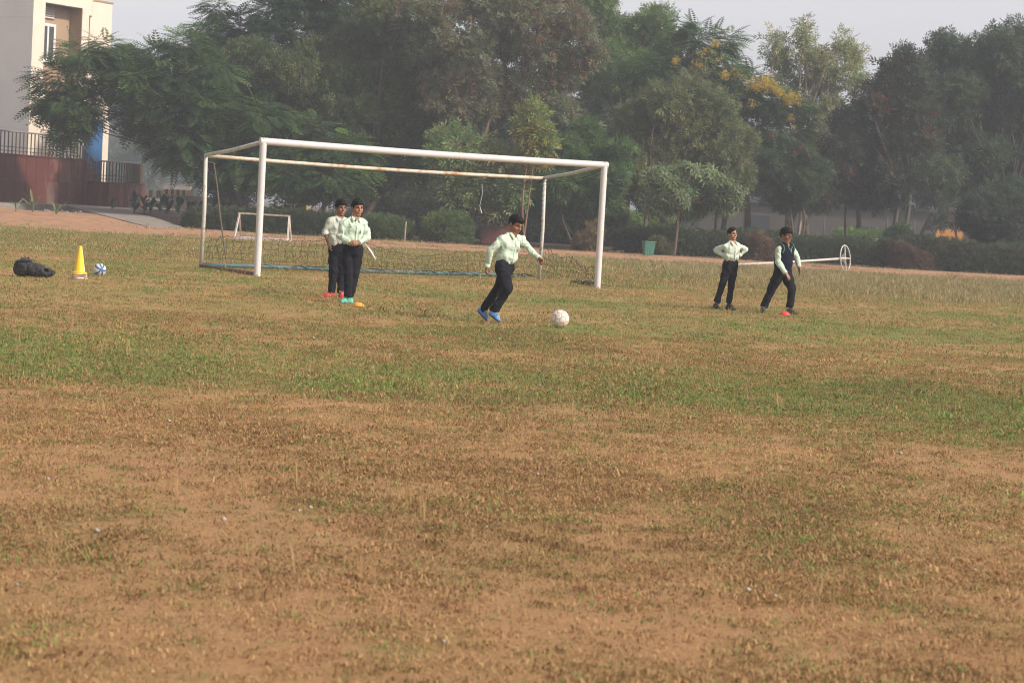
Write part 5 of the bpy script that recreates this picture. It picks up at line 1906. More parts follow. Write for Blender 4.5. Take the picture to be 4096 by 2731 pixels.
for i in range(nrow):
    MB().box(A + d * ((i + .5) / nrow) + Zv * 3.12 + Vector((0, 1.6, .0)), (d.length / nrow - .03, 7.6, .10), R_ @ Matrix.Rotation(.10, 3, 'X')).build('roof_sheet', M['roof_sheet'] if i > 9 else M['shed_door'], sh_)
for (u, w_, h_) in ((3455, 1.15, 1.35), (3020, 1.6, 1.7), (2750, 1.0, 1.6)):
    c = GD(u, 129.2 if u > 3200 else 130)
    t_ = (c - A).dot(d.normalized())
    c = A + d.normalized() * t_ + Vector((d.y, -d.x, 0)).normalized() * 2.0
    MB().box(c + Zv * (h_ / 2 + .25), (w_, .06, h_), R_).build('door', M['shed_door'], sh_)
for (u, h_) in ((3540, 2.3), (3650, 2.2), (2890, 2.3), (3290, 2.2)):
    c = GD(u, 127); MB().tube([c, c + Zv * h_], .05, 8).build('support_post', M['shed_door'], sh_, smooth=True)
pp = [GD(2450, 104), GD(4300, 102), GD(4300, 122), GD(2450, 124)]
MB().prism([(p.x, p.y, -.02) for p in pp], (0, 0, .68)).build('lawn', M['lawn'], None, kind='structure')
c0_, c1_ = GD(3735, 111), GD(3842, 111)
o = MB().box((c0_ + c1_) / 2 + Zv * 1.28, ((c1_ - c0_).length, .12, .8), None).build('panel_board', M['orange_panel'], None, loc=(c0_ + c1_) / 2)
MB().box((c0_ + c1_) / 2 + Zv * .76, ((c1_ - c0_).length + .2, .5, .2), None).build('base_slab', M['kerb_white'], o)
tag(o, 'orange board standing on a pale slab behind two thin trunks on the right', 'board')

# ------------------------------------------------------------------ trees
def template(kind):
    if kind == 'oval':
        V = [(0, 0, 0), (.26, .4, .05), (0, 1, -.06), (-.26, .4, .05)]; F = [(0, 1, 2, 3)]
    elif kind == 'narrow':
        V, F = [], []
        for i in range(5):
            a = -1.0 + .5 * i; k = len(V)
            s, c = math.sin(a), math.cos(a)
            for x, y, z in ((0, 0, 0), (.07, .5, .03), (0, 1, -.05), (-.07, .5, .03)): V.append((x * c + y * s, -x * s + y * c, z + .25 * abs(a) * y * (1 if i % 2 else -1)))
            F.append((k, k + 1, k + 2, k + 3))
    elif kind == 'sprig':
        V, F = [], []
        for i, (a, y0, l_) in enumerate(((-.9, .05, .55), (.9, .18, .55), (-.75, .38, .52), (.75, .5, .5), (0, .6, .5))):
            k = len(V); s, c = math.sin(a), math.cos(a)
            for x, y, z in ((0, 0, 0), (.15, .45, .04), (0, 1, -.1), (-.15, .45, .04)):
                x, y, z = x * l_, y * l_, z * l_
                V.append((x * c + y * s, y0 + -x * s + y * c, z + .06 * math.sin(i * 2.3)))
            F.append((k, k + 1, k + 2, k + 3))
    elif kind == 'frond':
        V, F = [], []
        n_ = 7
        for i in range(n_):
            y = .12 + .8 * i / (n_ - 1)
            l_ = .26 * math.sin(PI * (.22 + .68 * i / (n_ - 1))) + .05
            dz = -.30 * y * y
            for sg in (-1, 1):
                k = len(V)
                V += [(0, y, dz), (sg * l_ * .55, y + .01, dz + .015 - .05 * l_), (sg * l_, y + .10, dz - .12 * l_), (sg * l_ * .45, y + .115, dz - .02)]
                F.append((k, k + 1, k + 2, k + 3) if sg > 0 else (k + 3, k + 2, k + 1, k))
    elif kind == 'whorl':
        V, F = [], []
        for i in range(9):
            a = 2 * PI * i / 9; k = len(V)
            dx, dy = math.cos(a), math.sin(a)
            px_, py_ = -dy * .085, dx * .085
            V += [(0, 0, 0), (dx * .5 + px_, dy * .5 + py_, .22), (dx, dy, .02 - .12 * (i % 3)), (dx * .5 - px_, dy * .5 - py_, .22)]
            F.append((k, k + 1, k + 2, k + 3))
    return np.array(V), np.array(F)


def twig(kind, n_, rad, seed):
    """a small spray: several copies of the leaf form spread through a ball of unit size"""
    r = np.random.default_rng(seed)
    TV, TF = template(kind)
    V, F = [], []
    for i in range(n_):
        d = r.normal(size=3); d /= np.linalg.norm(d)
        c = d * rad * r.random() ** .45
        y = nrm(d + .9 * r.normal(size=3) * .6)
        z = nrm(np.cross(y, r.normal(size=3)) + np.array([0, 0, .6])); z = nrm(z - y * np.dot(z, y)); x = np.cross(y, z)
        V.append(c + (TV[:, :1] * x + TV[:, 1:2] * y + TV[:, 2:] * z) * r.uniform(.7, 1.25))
        F.append(TF + i * len(TV))
    return np.concatenate(V), np.concatenate(F)


M['leaf_i'] = leafmat('leaf_spray', 0.36, 0.5, instancer=True)
TPL = {}
for kd, arg in dict(oval=('oval', 16, 1.1), narrow=('narrow', 4, .55), sprig=('sprig', 4, .75), frond=None, whorl=None).items():
    TPL[kd] = []
    for sd_ in range(1 if arg is None else 3):
        V, F = template(kd) if arg is None else twig(*arg, sd_)
        me = mesh_np('spray_source', V, F, False)
        me.materials.append(M['leaf_i'])
        TPL[kd].append(bpy.data.objects.new('spray_source', me))
NG = {}


def leaf_group(kind):
    if kind in NG: return NG[kind]
    ng = bpy.data.node_groups.new('spray_' + kind, 'GeometryNodeTree')
    ng.interface.new_socket('Geometry', in_out='INPUT', socket_type='NodeSocketGeometry')
    ng.interface.new_socket('Geometry', in_out='OUTPUT', socket_type='NodeSocketGeometry')
    N, Lk = ng.nodes, ng.links
    gi, go, jn = N.new('NodeGroupInput'), N.new('NodeGroupOutput'), N.new('GeometryNodeJoinGeometry')

    def attr(nm, ty):
        a = N.new('GeometryNodeInputNamedAttribute'); a.data_type = ty; a.inputs['Name'].default_value = nm
        return a.outputs['Attribute']
    rt, sl, ix = attr('rot', 'FLOAT_VECTOR'), attr('scl', 'FLOAT'), attr('idx', 'INT')
    for i, to in enumerate(TPL[kind]):
        oi = N.new('GeometryNodeObjectInfo'); oi.inputs['Object'].default_value = to; oi.inputs['As Instance'].default_value = True
        cp = N.new('FunctionNodeCompare'); cp.data_type = 'INT'; cp.operation = 'EQUAL'; Lk.new(ix, cp.inputs[2]); cp.inputs[3].default_value = i
        ip = N.new('GeometryNodeInstanceOnPoints')
        Lk.new(gi.outputs[0], ip.inputs['Points']); Lk.new(cp.outputs[0], ip.inputs['Selection']); Lk.new(oi.outputs['Geometry'], ip.inputs['Instance'])
        Lk.new(rt, ip.inputs['Rotation']); Lk.new(sl, ip.inputs['Scale']); Lk.new(ip.outputs[0], jn.inputs[0])
    Lk.new(jn.outputs[0], go.inputs[0])
    NG[kind] = ng
    return ng


def leaves(name, parent, P_, dirs, nor, kind, size, col, rng):
    """one leaf spray per point, joined as one part of the plant"""
    n_ = len(P_)
    y = dirs / np.maximum(1e-6, np.linalg.norm(dirs, axis=1))[:, None]
    z = nor - y * np.sum(nor * y, 1)[:, None]
    z /= np.maximum(1e-6, np.linalg.norm(z, axis=1))[:, None]
    x = np.cross(y, z)
    rot = np.stack([np.arctan2(y[:, 2], z[:, 2]), np.arcsin(np.clip(-x[:, 2], -1, 1)), np.arctan2(x[:, 1], x[:, 0])], 1)
    me = bpy.data.meshes.new(name)
    me.vertices.add(n_)
    me.vertices.foreach_set('co', (P_ - np.array(WL[parent.name])).astype(np.float32).ravel())
    for nm, ty, dat, key in (('rot', 'FLOAT_VECTOR', rot, 'vector'), ('scl', 'FLOAT', size * rng.uniform(.7, 1.3, n_), 'value'), ('idx', 'INT', rng.integers(0, len(TPL[kind]), n_), 'value')):
        a = me.attributes.new(nm, ty, 'POINT')
        a.data.foreach_set(key, dat.astype(np.int32 if ty == 'INT' else np.float32).ravel())
    a = me.attributes.new('Col', 'FLOAT_COLOR', 'POINT')
    a.data.foreach_set('color', np.concatenate([np.clip(col * (np.array([1.8, 2.0, 1.65]) if name != 'flowers' else 1.0), .004, .9), np.ones((n_, 1))], 1).astype(np.float32).ravel())
    me.materials.append(M['leaf_i'])
    o = bpy.data.objects.new(name, me)
    COL.objects.link(o)
    o.parent = parent
    reg(o, WL[parent.name])
    o['kind'] = 'stuff'
    o.modifiers.new('spray', 'NODES').node_group = leaf_group(kind)
    return o


def unit(n_, rng):
    v = rng.normal(size=(n_, 3))
    return v / np.linalg.norm(v, axis=1)[:, None]


def crown_pts(cl, n_, rng, thr=.38, ns=.75, shell=.42):
    """points through the clumps, thinned by noise so that clumps and gaps form; cl rows: cx cy cz rx ry rz"""
    cl = np.asarray(cl)
    w = cl[:, 3] * cl[:, 5] + .02
    k = rng.choice(len(cl), int(n_ * 2.2), p=w / w.sum())
    d = unit(len(k), rng)
    r = rng.random(len(k)) ** shell
    wob = .72 + .5 * vnoise(d * 2.2 + k[:, None] * 3.1)
    p = cl[k, :3] + d * cl[k, 3:] * (r * wob)[:, None]
    keep = vnoise(p / ns) + .25 * vnoise(p / (ns * .35)) > thr + .12
    p, d, k = p[keep][:n_], d[keep][:n_], k[keep][:n_]
    rad = (p - cl[k, :3]) / cl[k, 3:]
    return p, rad / np.maximum(1e-6, np.linalg.norm(rad, axis=1))[:, None]


def branch(mb, a, b, r0, r1, rng, sag=.0, n_=7):
    a, b = Vector(a), Vector(b)
    pts, rr = [], []
    Ln = (b - a).length
    off = Vector(rng.normal(0, .07 * Ln, 3))
    for i in range(n_):
        t = i / (n_ - 1)
        p = a.lerp(b, t) + off * math.sin(PI * t) + Vector((0, 0, sag * Ln * math.sin(PI * t)))
        pts.append(p); rr.append(r0 + (r1 - r0) * t)
    mb.tube(pts, rr, 8)
    return pts


DENS = dict(frond=1.35, whorl=1.7, sprig=.55, narrow=.45, oval=1.0)


def tree(name, label, base, depth, clumps, kind, n_leaf, size, color, cat='tree', alt=None, alt_p=.1, r0=.14, stems=None, fork=None, bark='bark', thr=.36, ns=.75, up=.5, droop=0.0, seed=1, group=None,
         spread=.9, blossom=None, shell=.42, jit=.22, limbs=True, trans=None):
    """clumps: (u, v, ru, rv[, depth offset]) in photo pixels at the tree's own depth"""
    rng = np.random.default_rng(seed)
    n_leaf = int(n_leaf * DENS[kind])
    size = size * dict(frond=1.22, sprig=1.22).get(kind, 1.0)
    bp = GD(base, depth) if not isinstance(base, (tuple, Vector)) else Vector(base)
    bp.z = 0
    t = thing(name, label, cat, bp, group)
    cl = []
    pm = 8185 / depth
    for q in clumps:
        dd = q[4] if len(q) > 4 else rng.uniform(-1, 1) * min(1.8, q[2] / pm * .8)
        c = P(q[0], q[1], depth + dd)
        cl.append((c.x, c.y, c.z, q[2] / pm, max(q[2], q[3]) / pm * spread, q[3] / pm))
    cl = np.array(cl)
    p, rad = crown_pts(cl, n_leaf, rng, thr, ns, shell)
    n_ = len(p)
    rnd = unit(n_, rng)
    if kind == 'frond':
        dirs = rad * np.array([1, 1, .35]) + .45 * rnd * np.array([1, 1, .4]) + np.array([0, 0, -droop])
        nor = np.array([0, 0, 1.0]) + .35 * rnd
    elif kind == 'whorl':
        dirs = unit(n_, rng)
        nor = rad * .7 + np.array([0, -.2, .9]) + .35 * rnd
    else:
        dirs = rad * .6 + .9 * rnd + np.array([0, 0, -droop])
        nor = rad * .55 + np.array([0, 0, up]) + .75 * unit(n_, rng)
    col = np.array(color)[None] * rng.uniform(1 - jit, 1 + jit, (n_, 1)) * (1 + .10 * rng.normal(size=(n_, 3)))
    if alt is not None:
        m_ = (rng.random(n_) * .6 + .8 * vnoise(p / 1.1 + 40)) > 1.12 - alt_p
        col[m_] = np.array(alt)[None] * rng.uniform(.7, 1.2, (m_.sum(), 1))
    leaves('crown', t, p, dirs, nor, kind, size, col, rng)
    if blossom:
        bcl, bn, bs, bc, bname = blossom
        q = []
        for b_ in bcl:
            c = P(b_[0], b_[1], depth + (b_[4] if len(b_) > 4 else -2.0)); q.append((c.x, c.y, c.z, b_[2] / pm, .5, b_[3] / pm))
        p, rad = crown_pts(q, bn, rng, .42, .35, .8)
        leaves(bname, t, p, unit(len(p), rng), np.array([0, -.5, .6]) + .6 * unit(len(p), rng), 'sprig', bs, np.array(bc)[None] * rng.uniform(.75, 1.15, (len(p), 1)), rng)
    # trunk and limbs
    mb = MB()
    low = cl[:, 2].min()
    fk = P(fork[0], fork[1], depth) if fork else Vector((bp.x, bp.y, max(.8, (low + .3) * .6)))
    srcs = []
    if stems:
        for (u, v, r_) in stems:
            e = P(u, v, depth + rng.uniform(-.3, .3))
            b0 = bp + Vector((rng.normal(0, .12), rng.normal(0, .1), -.05))
            pts = branch(mb, b0, e, r_ * 1.25, r_ * .7, rng, n_=8)
            srcs.append((e, r_ * .7))
    else:
        branch(mb, bp - Vector((0, 0, .06)), fk, r0 * 1.2, r0 * .8, rng)
        srcs.append((fk, r0 * .75))
    if limbs:
        for c in cl:
            e = Vector(c[:3])
            s_ = min(srcs, key=lambda q_: (q_[0] - e).length)
            pts = branch(mb, s_[0], e, min(s_[1], .05), .014, rng, sag=.06)
            for k in range(3):
                b0 = pts[3 + k % 3]
                d_ = Vector(unit(1, rng)[0]); d_.z = abs(d_.z) * .5
                branch(mb, b0, e + Vector((d_.x * c[3], d_.y * c[4], d_.z * c[5])) * .75, .02, .006, rng, sag=.05, n_=5)
    mb.build('trunk', M[bark], t, smooth=True)
    return t


GR = 'trees behind the playing field'
# feathery tree on the left, arching in front of the school block
tree('feathery_tree', 'spreading feathery tree arching left in front of the cream school block', 1010, 85,
     [(265, 330, 140, 55), (190, 420, 75, 42), (330, 230, 110, 45), (420, 190, 110, 42), (290, 430, 120, 60), (480, 260, 110, 60), (420, 390, 100, 50), (290, 490, 75, 38), (262, 545, 45, 20), (560, 330, 110, 60),
      (570, 470, 90, 55), (640, 240, 120, 60), (640, 420, 120, 70), (740, 190, 110, 55), (700, 330, 120, 60), (670, 560, 90, 55), (800, 430, 130, 70), (840, 290, 110, 55), (760, 560, 130, 70), (720, 640, 90, 40),
      (920, 540, 130, 80), (1050, 470, 120, 60), (980, 640, 140, 70), (1120, 590, 140, 70), (1230, 520, 130, 60), (1260, 650, 140, 70), (1380, 600, 110, 55), (1150, 715, 140, 50), (1340, 720, 120, 55), (900, 690, 110, 45), (1420, 680, 80, 40)],
     'frond', 6400, .60, (.041, .066, .029), alt=(.07, .11, .035), alt_p=.18, r0=.17, fork=(900, 660), thr=.31, ns=.7, droop=.14, seed=1, group=GR, jit=.25)
tree('feathery_tree', 'tall dark feathery tree rising behind the arching one', 1180, 91,
     [(870, 40, 60, 50), (850, 130, 90, 50), (960, 120, 70, 70), (1080, 60, 80, 80), (1180, 10, 90, 60), (1300, 40, 120, 80), (1130, 160, 120, 60), (930, 230, 110, 60), (1240, 170, 120, 70), (1060, 260, 120, 60), (830, 210, 60, 30), (1400, 110, 90, 70), (960, 330, 130, 60), (1150, 330, 140, 70), (1100, -60, 90, 50), (1330, -60, 120, 60)],
     'frond', 3600, .56, (.034, .06, .032), alt=(.06, .09, .035), alt_p=.15, r0=.18, thr=.24, ns=.8, droop=.10, seed=2, group=GR)
tree('small_leaved_tree', 'dense olive small leaved tree above the left half of the goal', 1420, 88,
     [(1020, 240, 110, 80), (1160, 300, 130, 80), (1300, 250, 130, 80), (1440, 170, 120, 90), (1560, 90, 120, 80), (1420, 320, 130, 80), (1560, 300, 130, 90), (1680, 220, 110, 90), (1240, 400, 130, 70), (1400, 450, 130, 70), (1540, 430, 130, 80), (1680, 380, 120, 90), (1660, 520, 110, 70), (1720, 620, 90, 60), (1560, 560, 100, 60), (1640, 30, 100, 60), (1700, 120, 80, 60), (1480, 10, 80, 50), (1620, 700, 110, 60), (1500, 650, 90, 50)],
     'sprig', 12500, .27, (.048, .062, .029), alt=(.10, .102, .043), alt_p=.22, r0=.17, fork=(1520, 780), thr=.30, ns=.7, up=.6, seed=3, group=GR)
tree('grey_leaved_tree', 'tall open tree with greyish brown foliage and bare upright stems over the crossbar', 1880, 86,
     [(1640, 60, 100, 70), (1760, 60, 110, 80), (1900, 20, 120, 70), (2050, 40, 120, 80), (2200, 60, 110, 80), (2310, 130, 80, 70), (1720, 190, 110, 80), (1860, 160, 120, 80), (2010, 170, 120, 80), (2160, 190, 120, 80), (2280, 250, 90, 60), (1800, 300, 110, 70), (1930, 310, 110, 70), (2070, 320, 110, 70), (2210, 340, 90, 60), (1880, 430, 100, 50), (2010, 430, 90, 50), (2130, 430, 90, 50), (2240, 430, 70, 40), (1760, 410, 80, 50), (2370, 210, 50, 40), (1980, -60, 150, 60), (2180, -50, 120, 60)],
     'sprig', 9500, .26, (.10, .10, .068), alt=(.12, .075, .055), alt_p=.22, r0=.1, stems=[(1905, 480, .075), (1940, 450, .07), (1990, 420, .075), (2070, 400, .085), (1860, 500, .06)], bark='bark_brown', thr=.36, ns=.55, up=.4, droop=.2, seed=4, group=GR)
tree('broad_leaved_tree', 'light green broad leaved small tree hanging behind the crossbar', 1880, 81.5,
     [(1800, 560, 70, 40), (1860, 580, 80, 50), (1930, 620, 90, 50), (2000, 660, 80, 50), (1820, 650, 80, 50), (1900, 700, 90, 45), (1990, 740, 90, 40), (1840, 740, 60, 45), (1840, 800, 20, 40), (1945, 790, 22, 50), (2000, 800, 22, 60), (2060, 760, 40, 40), (1760, 610, 40, 40)],
     'sprig', 2700, .34, (.10, .128, .062), alt=(.17, .155, .09), alt_p=.22, r0=.1, stems=[(1860, 700, .06), (1885, 690, .07), (1915, 690, .055)], bark='bark', thr=.30, ns=.5, droop=.75, seed=5, group=GR)
tree('sapling', 'slender sapling with yellowing leaves right of the leafy tree', 2085, 80.5,
     [(2125, 450, 30, 35), (2135, 510, 45, 40), (2120, 570, 40, 35), (2170, 560, 40, 40), (2150, 620, 35, 30)],
     'sprig', 620, .30, (.13, .14, .055), alt=(.22, .15, .03), alt_p=.12, stems=[(2120, 590, .035), (2140, 600, .03)], bark='bark_red', thr=.2, ns=.4, droop=.4, seed=6, group=GR)
tree('bright_tree', 'light yellow green tree top behind the right end of the crossbar', 2500, 97,
     [(2330, 60, 90, 70), (2420, 110, 100, 80), (2540, 150, 110, 80), (2620, 80, 70, 50), (2450, 230, 120, 80), (2590, 260, 120, 80), (2360, 300, 110, 70), (2480, 350, 120, 70), (2650, 190, 80, 70), (2400, -10, 70, 50)],
     'sprig', 5200, .27, (.085, .115, .045), alt=(.12, .14, .05), alt_p=.2, r0=.16, thr=.30, ns=.7, seed=7, group=GR)
tree('flowering_tree', 'feathery tree with golden yellow flower sprays on the right', 2950, 93,
     [(2600, 270, 120, 70), (2720, 220, 110, 60), (2820, 180, 90, 60), (2760, 310, 130, 70), (2880, 270, 110, 60), (2980, 330, 120, 60), (2900, 400, 130, 70), (3060, 400, 120, 60), (3150, 430, 100, 60), (3020, 500, 120, 60), (2640, 380, 110, 60), (2780, 130, 40, 50), (2910, 170, 50, 50), (3160, 520, 90, 50), (2720, 110, 50, 40)],
     'frond', 3300, .50, (.052, .085, .035), alt=(.09, .115, .04), alt_p=.15, r0=.16, thr=.26, ns=.7, droop=.08, seed=8, group=GR,
     blossom=([(2790, 265, 45, 30), (2830, 215, 60, 30), (2900, 300, 60, 25), (2960, 320, 50, 25), (3020, 345, 50, 30), (3070, 330, 45, 40), (3100, 370, 45, 30), (3160, 385, 55, 28), (3010, 415, 30, 20), (3150, 410, 30, 15), (2700, 245, 30, 18), (2890, 240, 30, 18), (2860, 175, 30, 18), (3160, 475, 20, 14), (3180, 510, 18, 12), (2720, 360, 30, 12), (3050, 335, 55, 36), (3120, 372, 55, 32), (3185, 402, 42, 26), (3090, 350, 50, 30)], 820, .085, (.6, .43, .06), 'flowers'))
tree('olive_tree', 'broad rounded grey olive tree right of the goal post', 2720, 84.5,
     [(2560, 480, 100, 80), (2660, 410, 100, 70), (2760, 370, 90, 70), (2840, 430, 100, 70), (2720, 500, 120, 80), (2880, 520, 90, 70), (2600, 600, 110, 80), (2760, 620, 130, 80), (2900, 640, 90, 70), (2520, 690, 90, 70), (2650, 710, 110, 70), (2820, 740, 110, 60), (2960, 560, 60, 50), (2500, 560, 70, 60), (2960, 700, 60, 50)],
     'sprig', 10500, .24, (.082, .088, .047), alt=(.15, .14, .07), alt_p=.26, r0=.15, stems=[(2600, 790, .12), (2740, 800, .10), (2860, 800, .06)], thr=.31, ns=.6, up=.55, droop=.25, seed=9, group=GR)
tree('yellow_oleander', 'soft needle leaved green shrub tree behind the right goal post', 2300, 83,
     [(2150, 640, 90, 60), (2260, 600, 90, 60), (2370, 640, 90, 60), (2200, 740, 110, 60), (2330, 730, 110, 60), (2440, 720, 80, 60), (2100, 720, 70, 60), (2280, 820, 120, 50), (2420, 810, 80, 50), (2140, 820, 70, 50), (2340, 530, 60, 50), (2480, 620, 60, 60)],
     'narrow', 6500, .28, (.055, .088, .038), alt=(.09, .115, .045), alt_p=.15, stems=[(2230, 800, .05), (2300, 790, .05), (2380, 800, .05)], thr=.28, ns=.55, up=.4, seed=10, group=GR)
tree('whorled_tree', 'small tree with rosettes of long pale green leaves above the bin', 2708, 79.5,
     [(2640, 720, 70, 45), (2740, 700, 80, 45), (2840, 720, 70, 45), (2600, 780, 50, 40), (2700, 780, 90, 45), (2820, 790, 90, 45), (2900, 760, 60, 45), (2640, 840, 60, 30), (2760, 850, 80, 30), (2880, 830, 60, 35), (2930, 800, 40, 30)],
     'whorl', 430, .35, (.066, .084, .046), alt=(.095, .112, .062), alt_p=.3, stems=[(2716, 830, .06)], bark='bark_brown', thr=.15, ns=.5, seed=11, group=GR, shell=.3)
tree('slender_tree', 'tall slender tree with loose pale leaves against the sky', 3230, 99,
     [(3100, 190, 45, 60), (3130, 260, 60, 60), (3210, 130, 35, 60), (3225, 220, 45, 60), (3300, 250, 60, 60), (3370, 180, 40, 50), (3420, 230, 40, 50), (3390, 300, 60, 50), (3280, 330, 90, 60), (3160, 340, 70, 50), (3440, 330, 40, 40), (3300, 430, 100, 70), (3220, 90, 16, 22), (3300, 550, 100, 80)],
     'sprig', 2300, .27, (.15, .155, .085), alt=(.20, .17, .10), alt_p=.25, r0=.11, bark='bark_pale', fork=(3180, 700), thr=.36, ns=.4, droop=.5, seed=12, group=GR)
tree('oleander', 'dark oleander bush with pink flowers on the right', 3170, 86.5,
     [(3120, 600, 60, 60), (3200, 640, 70, 60), (3120, 700, 70, 60), (3220, 740, 70, 60), (3060, 650, 50, 50), (3160, 800, 70, 50), (3270, 690, 50, 50)],
     'narrow', 3300, .25, (.045, .06, .038), stems=[(3150, 800, .05), (3190, 790, .045)], thr=.27, ns=.5, seed=13, group=GR,
     blossom=([(3090, 545, 12, 9), (3120, 570, 10, 8), (3210, 590, 12, 9), (3170, 615, 14, 8), (3215, 610, 12, 8), (3140, 570, 10, 8), (3230, 630, 10, 8), (2970, 522, 10, 8)], 8, .07, (.5, .07, .12), 'flowers'))
tree('red_tipped_tree', 'dark tree with reddish young leaves and sky gaps on the right', 3560, 90,
     [(3620, 230, 30, 40), (3570, 280, 40, 40), (3660, 320, 70, 60), (3560, 360, 80, 60), (3640, 430, 110, 70), (3480, 430, 80, 60), (3420, 500, 90, 60), (3540, 530, 100, 60), (3660, 560, 100, 70), (3380, 600, 90, 60), (3500, 650, 100, 60), (3620, 680, 110, 60), (3330, 690, 80, 60), (3420, 760, 90, 50), (3300, 780, 70, 40), (3540, 780, 90, 40)],
     'sprig', 7600, .28, (.032, .040, .030), alt=(.095, .042, .03), alt_p=.16, r0=.15, fork=(3620, 850), stems=[(3605, 780, .11), (3640, 770, .11)], thr=.36, ns=.6, droop=.35, seed=14, group=GR)
tree('dark_tree', 'big dark green tree filling the right edge', 4000, 94,
     [(3780, 180, 60, 50), (3760, 260, 90, 60), (3880, 230, 100, 70), (3990, 190, 90, 70), (4090, 160, 100, 80), (3820, 350, 110, 70), (3950, 340, 120, 80), (4080, 320, 120, 80), (3780, 460, 110, 70), (3910, 480, 130, 80), (4060, 480, 130, 80), (3820, 590, 120, 70), (3960, 620, 130, 80), (4090, 640, 120, 80), (3760, 690, 100, 60), (3880, 730, 120, 60), (4030, 760, 120, 60), (4180, 300, 120, 120), (4200, 560, 120, 120)],
     'sprig', 14000, .27, (.040, .056, .037), alt=(.065, .080, .042), alt_p=.25, r0=.2, thr=.29, ns=.7, up=.5, droop=.3, seed=15, group=GR)
tree('dark_bush_tree', 'low dark bushy tree with two thin trunks before the orange board', 3800, 84,
     [(3930, 820, 80, 45), (3890, 870, 60, 36), (3980, 880, 90, 40), (4060, 860, 70, 50), (3950, 930, 60, 30), (4020, 950, 80, 30), (3770, 890, 26, 16), (4090, 930, 60, 40)],
     'sprig', 4200, .24, (.028, .036, .028), stems=[(3800, 835, .055), (3822, 850, .04)], bark='bark_red', thr=.28, ns=.5, seed=16, group=GR)
tree('pale_trunk_tree', 'pale barked tree standing behind the boy in the vest', 3160, 95,
     [(3120, 770, 70, 50), (3200, 790, 60, 50), (3260, 800, 60, 50)], 'sprig', 1000, .26, (.04, .05, .03), stems=[(3165, 760, .13), (3215, 790, .10), (3195, 780, .08)], bark='bark_pale', seed=17, group=GR)
for (u, d_, sd_, lb) in ((3380, 92, 31, 'thin straight trunk tree left of the forked dark tree'), (2870, 96, 32, 'thin dark trunk tree above the smaller boy'), (2575, 93, 33, 'dark leaning trunk tree left of the rosette tree')):
    tree('thin_tree', lb, u, d_, [(u + 10, 760, 70, 50), (u - 40, 720, 60, 50), (u + 60, 730, 60, 50)], 'sprig', 1200, .26, (.035, .045, .03), stems=[(u + 8, 790, .07)], seed=sd_, group=GR)
# second row that closes the gaps
rg = np.random.default_rng(8)
rows = [(1000, 110, 330, 'behind the feathery trees'), (1300, 114, 260, 'above the small goal'), (1640, 108, 240, 'behind the leafy trees in the middle'), (1960, 112, 250, 'behind the open grey tree'),
        (2280, 108, 260, 'behind the yellowing sapling'), (2600, 112, 420, 'behind the olive tree'), (2900, 116, 480, 'behind the golden flowers'), (3180, 112, 560, 'behind the oleander'), (3420, 116, 620, 'behind the red tipped tree'), (3720, 110, 430, 'behind the big dark tree'), (4060, 112, 380, 'at the far right edge')]
for i, (u, d_, vt, wh) in enumerate(rows):
    cl = []
    for k in range(17):
        cl.append((u + rg.uniform(-190, 190), rg.uniform(vt + 40, 800 if u < 2300 else 760), rg.uniform(70, 110), rg.uniform(50, 80)))
    tree('background_tree', f'dark tree in the second row {wh}', u, d_, cl, 'sprig', 4600, .38, (.034, .044, .028), alt=(.06, .07, .035), alt_p=.2, r0=.16, thr=.25, ns=.8, seed=50 + i, group='second row of trees', limbs=False)
# hazy trees far behind the school block
for i, (u, d_, vt, w_) in enumerate(((440, 240, 640, 60), (520, 230, 600, 70), (620, 250, 560, 80), (470, 300, 420, 55), (740, 260, 620, 80))):
    cl = [(u + rg.uniform(-w_, w_), rg.uniform(vt, 740), 34, 26) for k in range(12)]
    tree('distant_tree', ['hazy low distant tree nearest the school block', 'hazy distant tree over the curved railing', 'hazy distant tree behind the feathery fronds', 'faint tall tree far behind the school wall', 'hazy distant tree left of the goal'][i], u, d_, cl, 'sprig', 1500, .9, (.05, .06, .035), thr=.2, ns=1.5, r0=.2, seed=80 + i, group='hazy distant trees', limbs=False)


